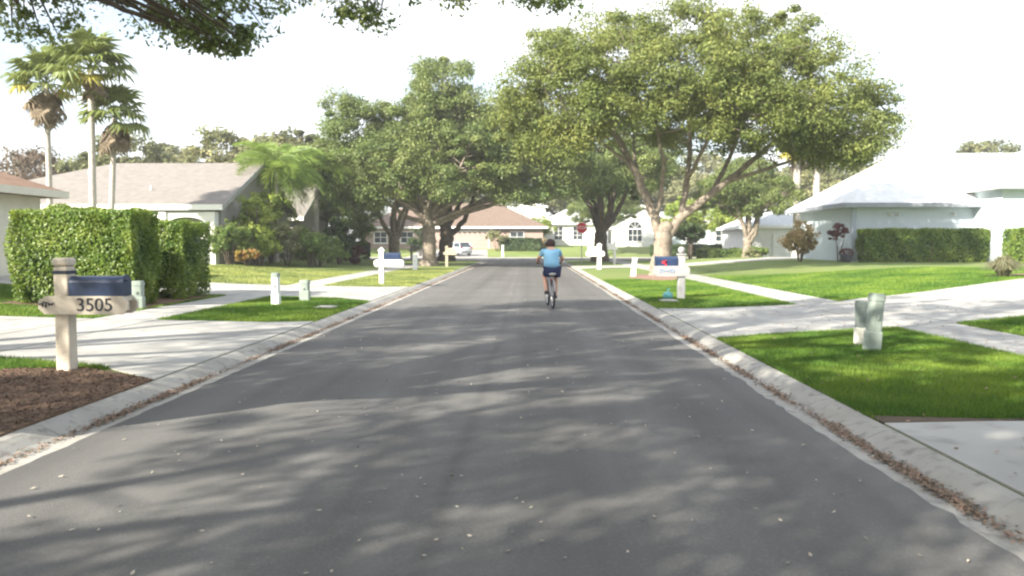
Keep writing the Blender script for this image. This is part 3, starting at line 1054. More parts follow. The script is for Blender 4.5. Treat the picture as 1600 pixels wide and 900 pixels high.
def auto_limbs(rng, blobs, fork=2.2, r=0.38, flare=1.45, lean=(0, 0)):
    """A trunk that forks into one limb for each crown lobe."""
    L = [[(0, 0, -0.3, r * flare * 1.1), (0, 0, 0.12, r * flare), (lean[0] * .3, lean[1] * .3, 0.7, r * 1.05), (lean[0], lean[1], fork, r * 0.95), (lean[0] * 1.2, lean[1] * 1.2, fork + 0.5, r * 0.6)]]
    for b in blobs:
        e = np.array(b[:3])
        s = np.array([lean[0], lean[1], fork - rng.uniform(0.0, 0.5)])
        m1 = s + (e - s) * np.array([0.28, 0.28, 0.36]) + rng.normal(0, 0.2, 3)
        m2 = s + (e - s) * np.array([0.65, 0.65, 0.72]) + rng.normal(0, 0.3, 3)
        q = r * rng.uniform(0.42, 0.62)
        L.append([(*s, q), (*m1, q * 0.75), (*m2, q * 0.45), (*e, q * 0.15)])
    return L


# the big oak on the right verge
BX, BY = 5.9, 36.0
bl = [(-4.6, 0, 8.2, 2.6, 3.2, 2.5), (-6.2, -0.5, 7.6, 1.5, 2.2, 1.8), (-2.6, 1.2, 10.0, 2.5, 3.0, 2.0), (-2.2, -2.6, 8.6, 2.8, 2.4, 2.2), (0.9, 0.5, 10.5, 2.8, 3.4, 1.8),
      (1.0, -3.4, 8.4, 3.0, 2.4, 2.4), (4.2, 0.2, 10.1, 2.6, 3.2, 1.9), (4.6, -2.8, 8.0, 2.7, 2.4, 2.3), (7.4, 0.3, 8.2, 2.2, 2.8, 2.0), (9.0, 0.4, 7.0, 1.5, 2.2, 1.7),
      (7.2, -1.8, 6.0, 2.2, 2.0, 1.2), (4.4, 2.8, 7.4, 3.0, 2.6, 1.8), (-0.6, 4.2, 7.8, 3.2, 2.2, 2.0), (-4.0, -2.2, 6.1, 1.8, 1.6, 1.3), (6.0, 0.6, 11.2, 0.9, 1.2, 1.0), (-5.0, 0.5, 10.2, 1.2, 1.6, 1.0),
      (0.6, -2.2, 6.8, 2.6, 2.0, 1.3), (3.6, -3.4, 6.3, 2.4, 1.8, 1.2), (5.4, -2.2, 5.6, 2.2, 1.6, 0.9), (8.0, -0.6, 5.6, 1.7, 1.6, 1.0), (2.4, 2.6, 6.4, 2.6, 2.0, 1.2), (-2.6, -3.0, 7.0, 1.8, 1.6, 1.4),
      (-0.8, -4.0, 7.4, 2.2, 1.6, 1.5), (2.4, -4.4, 7.2, 2.2, 1.5, 1.5), (5.2, -4.0, 6.6, 2.0, 1.6, 1.3),
      (-4.6, -1.0, 5.9, 1.8, 1.8, 1.1), (-6.4, 0.0, 6.2, 1.3, 1.8, 1.2), (6.6, -3.0, 5.2, 1.8, 1.4, 0.7), (3.0, -4.6, 5.9, 1.8, 1.2, 0.8)]
lm = [[(0.0, 0, -0.3, .60), (0, 0, 0.15, .52), (0.03, 0, 0.9, .41), (0.1, 0, 1.7, .40), (0.2, 0, 2.2, .36)],
      [(0.0, 0, 1.6, .30), (-0.45, 0.1, 2.9, .27), (-1.2, 0.2, 4.7, .22), (-2.3, 0.1, 6.7, .15), (-3.6, 0, 8.2, .07), (-4.8, 0, 9.4, .03)],
      [(0.1, 0, 1.5, .30), (0.9, -0.1, 2.6, .27), (2.1, -0.2, 3.6, .22), (3.8, -0.2, 5.0, .16), (5.8, -0.1, 6.6, .09), (8.6, 0.2, 7.4, .04)],
      [(0.85, -0.1, 2.5, .19), (1.1, 0.2, 3.9, .17), (1.3, 0.4, 6.0, .12), (1.0, 0.5, 8.6, .06), (0.8, 0.6, 10.4, .02)],
      [(-0.2, 0.1, 2.6, .15), (0.0, -0.4, 4.4, .13), (-0.4, -1.2, 6.2, .09), (-1.4, -2.4, 8.4, .04)],
      [(2.1, -0.2, 3.6, .15), (3.0, 0.6, 5.0, .12), (3.9, 1.4, 7.0, .08), (4.4, 1.0, 9.6, .03)],
      [(2.9, -0.2, 4.2, .12), (4.4, -0.8, 4.7, .10), (6.2, -1.5, 5.3, .06), (8.0, -1.8, 5.9, .03)],
      [(1.2, 0.2, 4.4, .11), (1.8, -1.2, 6.0, .09), (2.2, -2.8, 8.0, .04)],
      [(-0.9, 0.2, 4.0, .12), (-1.0, 1.8, 5.6, .09), (-0.8, 3.6, 7.4, .04)],
      [(-1.3, 0.2, 4.9, .10), (-2.6, -0.8, 5.7, .07), (-4.2, -1.6, 6.4, .03)]]
lm = [lm[0]] + [[(x, y, z, r * 0.80) for x, y, z, r in L] for L in lm[1:]]
make_tree("oak_tree", "big spreading oak with pale forked trunk beside the red flagged mailbox", (BX, BY, gz(BX, BY)), lm, bl, 900, 200000, 0.145, M_OAK, M_BARK, 11, clump=0.80, shell=0.35)

# the big oak on the left verge
bl = [(-5.0, 0, 9.0, 2.2, 3.0, 2.4), (-5.9, -0.5, 6.3, 2.0, 2.6, 1.9), (-2.4, 0.6, 8.6, 2.4, 3.2, 2.6), (0.9, 0.4, 11.6, 2.2, 2.8, 2.1), (1.8, -0.6, 9.4, 2.6, 2.8, 2.2),
      (-1.4, -2.6, 6.4, 2.8, 2.2, 2.0), (2.6, -2.6, 6.8, 2.6, 2.2, 2.2), (4.9, 0.2, 8.2, 2.2, 2.8, 2.2), (4.8, -1.4, 5.6, 1.8, 2.0, 1.6), (-4.2, -1.6, 4.6, 2.0, 1.8, 1.2), (1.0, 3.0, 7.4, 3.4, 2.4, 2.4), (0.6, -3.0, 4.7, 2.0, 1.4, 0.9), (7.2, 1.0, 8.4, 2.2, 2.4, 2.0), (7.8, 0.4, 6.4, 1.9, 2.0, 1.3), (6.2, 2.4, 10.0, 1.6, 2.0, 1.4), (8.4, 1.2, 5.0, 2.0, 2.0, 0.9), (5.8, -1.6, 4.5, 1.8, 1.6, 0.8), (9.8, 2.0, 6.6, 1.6, 2.0, 1.4)]
rg = np.random.default_rng(5)
make_tree("oak_tree", "tall lobed oak with thick trunk behind the white pedestal on the left", (-6.6, 52.0, gz(-6.6, 52)), auto_limbs(rg, bl, 3.0, 0.43), bl, 640, 185000, 0.18, M_OAK2, M_BARK, 21, clump=0.92, shell=0.35)

# generic street oak, copied with turns and sizes
bl = [(0.4, 0.2, 8.6, 2.6, 2.6, 1.9), (-3.0, 0.6, 7.2, 2.5, 2.5, 1.9), (2.9, -0.8, 7.0, 2.6, 2.5, 1.9), (0.2, -3.0, 6.4, 2.6, 2.2, 1.9), (-0.4, 3.0, 6.8, 2.6, 2.3, 2.0), (-2.4, -2.4, 5.4, 2.0, 2.0, 1.4), (3.6, 1.8, 5.8, 2.2, 2.0, 1.6)]
rg = np.random.default_rng(8)
OAKC = make_tree("oak_tree", "dark forked oak just right of the stop sign", (5.7, 64.5, gz(5.7, 64.5)), auto_limbs(rg, bl, 1.9, 0.44), bl, 280, 58000, 0.21, M_OAK2, M_BARKD, 31, clump=0.9, group="street oaks")
OAKC.rotation_euler.z = R(35)
OAKC.scale = (1.22, 1.22, 1.15)


def oak(x, y, rz, s, label, sz=None, pale=False):
    c = copy_tree(OAKC)
    c.location = (x, y, gz(x, y) - 0.02)
    c.rotation_euler = (0, 0, R(rz))
    c.scale = (s, s, sz or s)
    c["label"] = label
    if pale:
        for ch in c.children:
            if ch.name.startswith("trunk"):
                ch.data = PALE
    return c


PALE = [q for q in OAKC.children if q.name.startswith("trunk")][0].data.copy()
PALE.materials.clear()
PALE.materials.append(M_BARK)
oak(-6.9, 65.5, 110, 1.3, "dark leaning oak between the beige mailbox and the silver car")
oak(-10.6, 62.0, 200, 0.95, "pale trunked oak behind the second left mailbox, left of the thick trunk", pale=True)
oak(-14.4, 60.5, 300, 0.62, "small leaning oak at the right end of the left shrubbery", pale=True)
oak(17.2, 63.5, 60, 0.78, "small forked oak in front of the white garage on the right", pale=True)
oak(8.4, 92.5, 250, 0.8, "oak in front of the far white house, right of the dark forked oak")

# oak standing left of the viewer; its branches hang into the top of the picture
LX, LY = -6.5, 4.6
bl = [(-0.2, 0.4, 8.2, 3.4, 3.2, 2.2), (2.6, 1.0, 8.6, 2.6, 2.8, 2.0), (-2.8, -1.2, 7.6, 2.6, 2.6, 2.0), (0.8, -3.4, 7.8, 2.8, 2.4, 2.0), (3.4, -2.0, 7.6, 2.4, 2.2, 1.8),
      (0.6, 4.4, 7.4, 2.2, 1.6, 1.2), (3.6, 4.2, 8.0, 2.0, 1.8, 1.3), (5.2, 1.6, 8.2, 2.0, 2.0, 1.4)]
lm = [[(0, 0, -0.3, .62), (0, 0, .15, .52), (0.05, 0, 1.0, .42), (0.1, 0, 2.4, .38), (0.2, 0.1, 3.0, .3)],
      [(0.1, 0, 2.3, .26), (0.3, 1.6, 3.6, .22), (0.4, 3.4, 4.75, .17), (0.6, 5.2, 5.9, .11), (1.0, 6.8, 6.4, .05)],
      [(0.1, 0, 2.4, .26), (1.4, 1.2, 4.4, .21), (2.8, 3.0, 6.2, .15), (4.0, 5.6, 7.0, .08), (5.0, 7.8, 7.2, .03)],
      [(0.2, 0, 2.6, .24), (0.0, -0.2, 5.0, .18), (-0.3, 0.3, 8.2, .08)],
      [(0.1, 0, 2.4, .22), (-1.2, -0.6, 4.6, .17), (-2.8, -1.2, 7.4, .07)],
      [(0.2, 0, 2.6, .22), (0.6, -1.6, 5.0, .16), (0.9, -3.4, 7.6, .06)],
      [(1.4, 1.2, 4.4, .16), (3.2, 0.4, 6.2, .12), (5.2, 1.8, 7.8, .05)],
      [(1.4, 1.2, 4.4, .12), (2.6, -0.8, 6.2, .09), (3.4, -2.0, 7.6, .04)]]
rg = np.random.default_rng(77)
ex = []


def hang(x, y, z, r, n, zs=0.55):
    """Leaf sprays hanging round a point of the low branches (street coordinates)."""
    for _ in range(n):
        q = rg.normal(0, r, 3)
        ex.append((x + q[0] - LX, y + q[1] - LY, z + abs(q[2]) * zs * 1.6 + 0.02))


for x, y, z, r, n in ((-6.90, 10.50, 4.30, 0.4, 7), (-6.88, 11.00, 4.21, 0.35, 6), (-6.48, 11.00, 4.43, 0.35, 5), (-7.06, 11.00, 4.78, 0.5, 8),
                      (-6.26, 11.00, 4.74, 0.4, 6), (-5.82, 11.00, 4.80, 0.35, 4), (-5.38, 11.00, 4.56, 0.3, 5), (-5.00, 11.00, 4.34, 0.28, 6),
                      (-4.67, 11.00, 4.21, 0.25, 7), (-4.36, 11.00, 4.15, 0.22, 7), (-4.09, 11.00, 4.08, 0.2, 7), (-3.99, 11.20, 4.26, 0.22, 5),
                      (-4.88, 11.50, 4.74, 0.4, 8), (-4.33, 11.50, 4.70, 0.35, 8), (-3.86, 11.50, 4.74, 0.3, 5), (-3.74, 12.00, 5.15, 0.3, 4),
                      (-3.16, 12.00, 5.07, 0.25, 4), (-2.78, 12.00, 4.93, 0.25, 5), (-2.44, 12.00, 4.78, 0.2, 5), (-2.20, 12.00, 4.71, 0.15, 3),
                      (-2.78, 12.00, 5.27, 0.35, 5), (-1.84, 12.20, 5.23, 0.28, 4), (-1.38, 12.40, 5.19, 0.2, 3), (-1.16, 12.40, 5.09, 0.15, 3),
                      (-0.17, 13.00, 5.42, 0.18, 3), (0.18, 13.00, 5.30, 0.2, 5), (0.49, 13.00, 5.32, 0.2, 4), (0.23, 13.00, 5.62, 0.35, 5)):
    hang(x, y, z, r, n)
make_tree("oak_tree", "oak at the near left whose leafy branches hang across the top", (LX, LY, gz(LX, LY)), lm, bl, 300, 84000, 0.085, M_OAK2, M_BARKD, 41, clump=0.46, extra=ex)

# street trees behind the viewer, whose shade falls across the road
rg = np.random.default_rng(19)
SP = [(0.4, 0.2, 8.6, 2.8, 2.8, 1.4), (-3.4, 0.6, 7.2, 2.2, 2.2, 1.3), (3.2, -0.8, 7.2, 2.2, 2.2, 1.3), (0.2, -3.4, 6.6, 2.2, 2.0, 1.2), (-0.4, 3.4, 7.0, 2.2, 2.0, 1.3)]
SPARSE = make_tree("oak_tree", "oak behind the viewer on the left lawn, dappling the near road", (-12.2, -3.0, gz(-12.2, -3.0)), auto_limbs(rg, SP, 2.2, 0.36), SP, 128, 26000, 0.15, M_OAK2, M_BARKD, 33, clump=0.8, group="street oaks")
oak(5.2, -4.5, 250, 1.25, "dense oak added unseen behind the viewer on the right verge")  # added out of view so its crown keeps skylight off the foreground
for x, y, rz, sx_, sz_, label in ((-6.2, -6.8, 160, 1.2, 1.15, "oak behind the viewer on the left verge, dappling the near right corner"),
                                  (-14.2, 4.4, 60, 0.95, 1.32, "tall oak on the near left lawn, out of view before the cream house")):
    c = copy_tree(SPARSE)
    c.location = (x, y, gz(x, y) - 0.02)
    c.rotation_euler = (0, 0, R(rz))
    c.scale = (sx_, sx_, sz_)
    c["label"] = label

# far trees
bl = [(0, 0, 7.4, 3.0, 3.0, 2.2), (-2.6, 0.6, 5.8, 2.4, 2.4, 2.0), (2.6, -0.6, 6.0, 2.6, 2.4, 2.2), (0.4, -2.4, 5.0, 2.6, 2.0, 1.9), (0, 2.2, 5.2, 2.4, 2.0, 1.8)]
rg = np.random.default_rng(14)
FAR = {}
for key, m_, sd in (("green", M_FAR, 51), ("olive", M_OLIVE, 52), ("brown", M_BROWNTREE, 53), ("lime", M_LIME, 54)):
    FAR[key] = [make_tree("tree", "x", (0, 0, 0), auto_limbs(rg, bl, 2.0, 0.3), bl, 130, 15000 if key != "brown" else 6500, 0.36, m_, M_BARKD, sd, clump=0.95, group="trees beyond the houses"), False]


def far_tree(key, x, y, s, rz, label, sz=None):
    src, used = FAR[key]
    c = copy_tree(src) if used else src
    FAR[key][1] = True
    c.location = (x, y, gz(x, y) - 0.05)
    c.rotation_euler = (0, 0, R(rz))
    c.scale = (s, s, sz or s)
    c["label"] = label
    return c


far_tree("olive", -26.5, 67, 1.15, 10, "tall olive green tree rising behind the grey-beige roof")
far_tree("green", -33.5, 66, 1.1, 70, "dark green tree behind the middle palm trunks")
far_tree("green", -28.6, 70, 0.9, 130, "small dark tree between the palms and the olive tree")
far_tree("olive", -22.0, 68, 1.1, 200, "olive tree behind the right end of the grey-beige roof")
far_tree("brown", -40, 64, 0.95, 30, "thin brownish tree at the far left edge")
far_tree("brown", -45, 72, 1.0, 130, "thin brownish tree farther back at the far left edge")
far_tree("green", -38, 76, 0.9, 210, "green tree behind the brownish trees at far left")
far_tree("green", -18.6, 64.5, 1.12, 280, "green tree behind the queen palms")
far_tree("green", -26, 92, 1.2, 150, "green tree left of the pinkish house")
far_tree("green", -9, 128, 1.5, 20, "green tree behind the tan roof, left of the white storey")
far_tree("green", -16, 124, 1.4, 80, "green tree behind the left end of the tan roof")
far_tree("green", 4.4, 132, 1.6, 140, "green tree right of the white storey")
far_tree("green", 9.5, 124, 1.45, 215, "green tree behind the house with two paned windows")
far_tree("green", 18, 122, 1.5, 260, "green tree behind the arched window gable")
far_tree("olive", 25, 118, 1.4, 300, "olive tree behind the blue-grey hipped roof")
far_tree("green", 30.5, 112, 1.3, 40, "green tree right of the blue-grey hipped roof")
far_tree("lime", 1.2, 101, 0.42, 0, "lime green tree between the tan house and the white house")
far_tree("lime", 21.3, 84, 0.72, 90, "lime green tree left of the white garage")
far_tree("lime", 17.6, 88, 0.72, 160, "lime green tree behind the small forked oak")
far_tree("olive", 27, 88, 0.95, 10, "olive tree behind the white garage roof")
far_tree("olive", 25.5, 72.5, 0.86, 100, "olive tree right of the white garage roof")
far_tree("olive", 33, 76, 0.95, 200, "olive tree behind the pair of palm trunks")
far_tree("olive", 47, 78, 1.05, 280, "olive treetop showing above the white roof")
far_tree("green", 40, 110, 1.4, 330, "green tree far right beyond the white roof")
far_tree("green", 56, 100, 1.4, 20, "green tree at the far right edge")
far_tree("green", -36, 108, 1.4, 310, "green tree far left beyond the cross street")
far_tree("green", -46, 100, 1.4, 200, "green tree farthest left beyond the cross street")


# ------------------------------------------------------------------ palms
def fan_leaf_mesh(seed=0):
    """Fan palm leaf: stalk along +y, folded pleats fanned out from its tip."""
    rr = random.Random(seed)
    mb = MB()
    mb.tube([(0, 0, 0), (0, 0.5, 0.06), (0, 0.95, 0.03)], [0.022, 0.016, 0.01], 4)
    n = 17
    c = (0, 0.95, 0.03)
    for i in range(n):
        a = R(-125 + 250 * i / (n - 1))
        L = 0.95 * (0.75 + 0.25 * math.cos(a * 0.6)) * rr.uniform(0.72, 1.12)
        da = R(8.0)

        def P(ang, rad, dz):
            return (c[0] + math.sin(ang) * rad, c[1] + math.cos(ang) * rad, c[2] + dz)
        m = L * 0.62
        mb.add([c, P(a - da, m, -0.05 * m), P(a, m, 0.02), P(a + rr.uniform(-.05, .05), L, -rr.uniform(0.30, 0.62) * L), P(a + da, m, -0.05 * m)], [(0, 1, 2), (1, 3, 2), (0, 2, 4), (2, 3, 4)])
    return mb.mesh("fan_leaf")


FANS = [fan_leaf_mesh(k) for k in range(3)]
FANS_G, FANS_Y, FANS_D = [], [], []
for me_ in FANS:
    for lst, m_ in ((FANS_G, M_PALM), (FANS_Y, M_PALMY), (FANS_D, M_PALMD)):
        q = me_.copy()
        q.materials.clear()
        q.materials.append(m_)
        lst.append(q)


def fan_palm(x, y, h, lean, label, n=30, skirt=26, yellow=4, seed=1, r=0.13, size=1.0):
    rr = random.Random(seed)
    root = thing("fan_palm", (x, y, gz(x, y)), label, "palm", "tall fan palms")
    top = Vector((lean[0], lean[1], h))
    S = smooth_path([(0, 0, -0.2, r * 1.5), (lean[0] * .1, lean[1] * .1, h * .15, r * 1.1), (lean[0] * .4, lean[1] * .4, h * .5, r), (top.x, top.y, top.z, r * 0.9)], 8)
    MB().tube([s[:3] for s in S], [s[3] for s in S], 10).build("trunk", M_PTRUNK, root, smooth=True)
    for i in range(n):
        az = i * GOLD + rr.uniform(-.3, .3)
        el = R(78 - 105 * (i / n) ** 0.9 + rr.uniform(-9, 9))
        lst = FANS_Y if i >= n - yellow else FANS_G
        o = link("frond", lst[i % 3], None, root, top + Vector((0, 0, 0.15 * (1 - i / n))), (el, 0, az))
        s = size * rr.uniform(0.85, 1.1)
        o.scale = (s, s, s)
    for i in range(skirt):
        az = i * GOLD + rr.uniform(-.6, .6)
        el = R(-42 - 44 * rr.random())
        o = link("dead_frond", FANS_D[i % 3], None, root, top + Vector((0, 0, 0.05 - 0.85 * rr.random())), (el, 0, az))
        s = size * rr.uniform(0.45, 0.85)
        o.scale = (s * rr.uniform(.6, 1.0), s, s)
    return root


fan_palm(-21.4, 35.2, 8.0, (0.0, 0), "leftmost of three fan palms, with a big brown skirt of dead fronds", 24, 34, 2, 1, 0.12, 1.0)
fan_palm(-18.6, 33.6, 8.3, (0.1, 0), "tallest of three fan palms, middle pale trunk beside the grey-beige roof", 26, 9, 1, 2, 0.14, 1.0)
fan_palm(-18.3, 34.4, 6.4, (0.35, 0), "shortest of three fan palms, with a round brown skirt", 22, 22, 1, 3, 0.12, 0.9)
fan_palm(20.4, 61.5, 8.4, (-0.1, 0), "left of two pale palm trunks rising behind the white roof", 24, 14, 2, 4, 0.27, 1.2)
fan_palm(22.0, 62.0, 8.8, (0.0, 0), "right of two pale palm trunks rising behind the white roof", 24, 14, 2, 5, 0.27, 1.2)


def feather_mesh(seed, L=2.4):
    """Arching feather frond along +y with drooping leaflets."""
    rr = random.Random(seed)
    mb = MB()
    n = 44

    def rach(t):
        return Vector((0, L * (t - 0.30 * t * t * t), L * (0.22 * t - 0.85 * t * t)))
    mb.tube([rach(i / 10) for i in range(11)], [0.03 * (1 - 0.85 * i / 10) for i in range(11)], 4)
    for i in range(3, n):
        t = i / n
        p = rach(t)
        l = 0.80 * math.sin(math.pi * (0.12 + 0.83 * t)) + 0.1
        for s in (-1, 1):
            for lay in (0, 1):
                a = rr.uniform(0.25, 0.75)
                tip = p + Vector((s * l * rr.uniform(.35, .85), l * a * 0.7, -l * rr.uniform(0.2, 1.0) + lay * 0.2))
                mid = p + (tip - p) * 0.45 + Vector((0, 0, 0.10 * l))
                w = Vector((0, 0.02, 0.0))
                mb.add([p, mid - w, tip, mid + w], [(0, 1, 2, 3)])
    return mb.mesh("feather_frond")


FEATH = [feather_mesh(k) for k in range(3)]


def queen_palm(x, y, h, label, n=16, seed=1, size=1.0, r=0.13, lean=0.1):
    rr = random.Random(seed)
    root = thing("queen_palm", (x, y, gz(x, y)), label, "palm", "feathery queen palms")
    S = smooth_path([(0, 0, -0.2, r * 1.5), (0, 0, h * .2, r * 1.05), (lean * .5, 0, h * .6, r), (lean, 0, h, r * .8)], 6)
    MB().tube([s[:3] for s in S], [s[3] for s in S], 10).build("trunk", M_PTRUNK, root, smooth=True)
    for i in range(n):
        o = link("frond", FEATH[i % 3], M_QUEEN, root, (lean, 0, h + 0.1 - 0.25 * i / n), (R(74 - 88 * i / n + rr.uniform(-8, 8)), 0, i * GOLD + rr.uniform(-.3, .3)))
        s = size * rr.uniform(0.85, 1.15)
        o.scale = (s, s, s)
    return root


queen_palm(-15.0, 46.8, 5.3, "queen palm with drooping fronds right of the grey-beige gable", 22, 1, 1.3)
queen_palm(-13.6, 50.5, 5.4, "queen palm between the gable and the lobed oak", 22, 2, 1.3, 0.16)
queen_palm(-16.6, 45.0, 2.9, "short young queen palm in the left shrubbery", 14, 3, 0.95, 0.10)


# ------------------------------------------------------------------ hedges and shrubs
def hedge(label, x0, x1, y0, y1, hgt, n, leaf, m=M_HEDGE, core=M_DARKSH, seed=1, rnd=0.12, round_k=0.25):
    """Clipped hedge: a leafy shell with a few stems and a dark inner body."""
    rng = np.random.default_rng(seed)
    cx, cy = (x0 + x1) / 2, (y0 + y1) / 2
    zb = gz(cx, cy)
    root = thing("hedge", (cx, cy, zb), label, "hedge")
    sx, sy = (x1 - x0) / 2, (y1 - y0) / 2
    stem = MB()
    rr = random.Random(seed)
    k = max(3, int((x1 - x0 + y1 - y0) / 0.8))
    for i in range(k):
        a, b = rr.uniform(-sx * .8, sx * .8), rr.uniform(-sy * .7, sy * .7)
        for j in range(3):
            stem.tube([(a, b, -0.1), (a + rr.uniform(-.15, .15), b + rr.uniform(-.1, .1), hgt * .5), (a + rr.uniform(-.3, .3), b + rr.uniform(-.2, .2), hgt * .85)], [0.03, 0.02, 0.008], 5)
    stem.build("stem", M_BARKD, root)
    areas = np.array([2 * sx * hgt, 2 * sx * hgt, 2 * sy * hgt, 2 * sy * hgt, 4 * sx * sy])
    face = rng.choice(5, n, p=areas / areas.sum())
    u, v = rng.uniform(-1, 1, n), rng.uniform(0, 1, n)
    P, N = np.zeros((n, 3)), np.zeros((n, 3))
    for f, (nx_, ny_) in enumerate(((0, -1), (0, 1), (-1, 0), (1, 0))):
        q = face == f
        N[q] = (nx_, ny_, 0.25)
        P[q, 0] = u[q] * sx if nx_ == 0 else nx_ * sx
        P[q, 1] = u[q] * sy if ny_ == 0 else ny_ * sy
        P[q, 2] = 0.04 + v[q] * (hgt - 0.04)
    q = face == 4
    N[q] = (0, 0, 1)
    P[q] = np.stack([u[q] * sx, (v[q] * 2 - 1) * sy, np.full(q.sum(), hgt)], 1)
    # uneven clipping: lumps from a few sines, plus depth spread inwards
    ph = rng.uniform(0, 6.28, 6)
    lump = (np.sin(P[:, 0] * 3.1 + P[:, 2] * 2.3 + ph[0]) + np.sin(P[:, 1] * 3.7 - P[:, 2] * 2.9 + ph[1]) + np.sin((P[:, 0] + P[:, 1]) * 6.3 + P[:, 2] * 5.1 + ph[2]) * .7) * rnd * 0.4
    depth = -np.abs(rng.normal(0, 0.11, n)) + lump
    low = np.clip(1 - P[:, 2] / (hgt * 0.45), 0, 1)
    depth -= low ** 2 * round_k
    P += N * depth[:, None]
    # soften the corners
    for ax, s in ((0, sx), (1, sy)):
        over = np.clip(np.abs(P[:, ax]) - (s - 0.25), 0, None)
        P[:, 2] -= np.where(face == 4, over ** 2 * 1.6, 0)
    tint = np.clip(0.5 + lump * 1.5 + rng.normal(0, 0.2, n), 0, 1)
    me_ = quads("foliage", leaf_quads(rng, P, N, leaf, 0.55, 0.5), tint)
    link("foliage", me_, m, root)
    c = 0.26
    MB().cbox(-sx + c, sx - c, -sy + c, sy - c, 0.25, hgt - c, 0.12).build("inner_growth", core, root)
    return root


hedge("tall square clipped hedge, nearest on the left behind the mailbox", -11.5, -8.75, 17.3, 18.7, 2.15, 42000, 0.072, seed=1, rnd=0.13)
hedge("second tall clipped hedge just beyond the nearest left one", -11.3, -8.7, 19.75, 21.6, 1.98, 32000, 0.072, seed=2, rnd=0.13)
hedge("long dark clipped hedge below the pale blue wall on the right", 17.6, 24.0, 42.2, 43.4, 1.75, 26000, 0.13, seed=3)
hedge("short clipped hedge right of the long one, cut by the picture edge", 23.7, 28.5, 39.6, 40.6, 1.75, 13000, 0.13, seed=4)
hedge("low dark hedge in front of the far white houses", 13.5, 22.0, 82.0 + 6.6, 90.0, 1.3, 9000, 0.22, M_DARKSH, seed=5)
hedge("low dark hedge left of the small forked oak", 13.8, 19.0, 65.6, 66.6, 0.95, 8000, 0.17, M_SHRUB, seed=6)
hedge("dark hedge below the window of the tan roofed house", -3.6, 1.4, 95.8, 97.2, 1.5, 6000, 0.22, M_DARKSH, seed=7)
hedge("dark green hedge behind the second left mailbox", -18.5, -13.6, 66.6, 67.8, 1.5, 8000, 0.19, M_DARKSH, seed=8)


def shrub(label, x, y, w, hgt, n, leaf, m, seed=1, stems=7, dpt=None, name="shrub", lobes=6, gap=0.0, stem_m=M_BARKD, bare=0.12):
    rng = np.random.default_rng(seed)
    dpt = dpt or w
    bl_ = [(0, 0, hgt * (0.5 + bare / 2), w * .36, dpt * .36, hgt * (0.48 - bare / 2))]
    for i in range(lobes):
        a = 2 * math.pi * i / lobes + rng.uniform(-.3, .3)
        k = rng.uniform(0.2, 0.33)
        bl_.append((math.cos(a) * w * .27, math.sin(a) * dpt * .27, hgt * rng.uniform(min(.20 + bare, .72), .78), w * k * .75, dpt * k * .75, hgt * k * 0.75))
    lm_ = []
    for i in range(stems):
        a = 2 * math.pi * i / stems + rng.uniform(-.4, .4)
        lm_.append([(math.cos(a) * .06, math.sin(a) * .06, -0.1, 0.035), (math.cos(a) * w * .13, math.sin(a) * dpt * .13, hgt * .35, 0.026), (math.cos(a) * w * .28, math.sin(a) * dpt * .28, hgt * .78, 0.008)])
    t = make_tree(name, label, (x, y, gz(x, y)), lm_, bl_, max(14, int(n / 90)), n, leaf, m, stem_m, seed, clump=max(0.14, w * 0.11), cat="shrub", shell=0.45, flat=0.85)
    for c in t.children:
        c.name = {"trunk": "stem", "crown": "foliage"}[c.name.split('.')[0]]
    return t


shrub("round clipped shrub at the left end of the shrubbery behind the hedges", -15.1, 39.6, 2.2, 2.3, 7000, 0.13, M_SHRUB, 61)
shrub("yellow and orange croton in front of the left shrubbery", -14.1, 39.5, 1.5, 1.0, 700, 0.26, M_CROTON, 62, name="croton")
shrub("tall airy green shrub beside the grey gable", -14.6, 42.0, 2.8, 3.9, 7500, 0.14, M_LIME, 63)
shrub("loose greyish green shrub with bare stems in the left shrubbery", -13.1, 42.8, 2.8, 2.7, 4500, 0.14, M_OLIVE, 64, bare=.08)
shrub("leggy olive shrub in the middle of the left shrubbery", -12.0, 43.4, 2.5, 2.4, 4600, 0.14, M_SHRUB, 65, bare=.08)
shrub("low rounded light green shrub in front of the grey wall", -11.9, 44.6, 3.2, 1.8, 6500, 0.14, M_SHRUB, 66)
shrub("dark green shrub below the grey gable end", -11.8, 49.2, 2.8, 2.8, 5500, 0.15, M_DARKSH, 67)
shrub("tall dark shrub right of the grey gable end", -11.9, 53.0, 3.2, 3.8, 8000, 0.17, M_SHRUB, 68)
shrub("dark reddish shrub at the right end of the left shrubbery", -11.2, 50.6, 2.0, 1.3, 3000, 0.15, M_REDSH, 69)
shrub("tall light green shrub against the grey gable wall", -14.6, 44.6, 2.8, 4.2, 8000, 0.15, M_LIME, 79)
shrub("bushy lime shrub behind the croton", -14.0, 41.0, 2.4, 2.2, 5000, 0.14, M_LIME, 70)
shrub("small dark round tree between the big oak and the far hedge", 12.4, 62.0, 2.6, 3.0, 5000, 0.19, M_DARKSH, 71, name="small_tree", bare=.3)
shrub("tan leaved standard shrub at the corner of the pale blue house", 15.2, 45.2, 2.2, 2.4, 8000, 0.12, M_TANSH, 72, bare=.08, name="small_tree")
shrub("dark maroon domed topiary in front of the pale blue house", 16.5, 43.0, 1.35, 2.1, 3600, 0.09, M_REDSH, 73, stems=3, bare=.5, lobes=3, name="topiary")
shrub("small green shrub at the foot of the white garage wall", 17.3, 60.5, 1.6, 0.9, 1800, 0.15, M_SHRUB, 74)
shrub("pale leafy shrub beside the silver car's driveway", -4.0, 96.2, 3.0, 2.6, 3600, 0.22, M_OLIVE, 75, bare=.2)
shrub("dark shrub between the thick oak and the silver car", -12.4, 76.0 + 14, 3.4, 3.4, 4500, 0.22, M_DARKSH, 76)
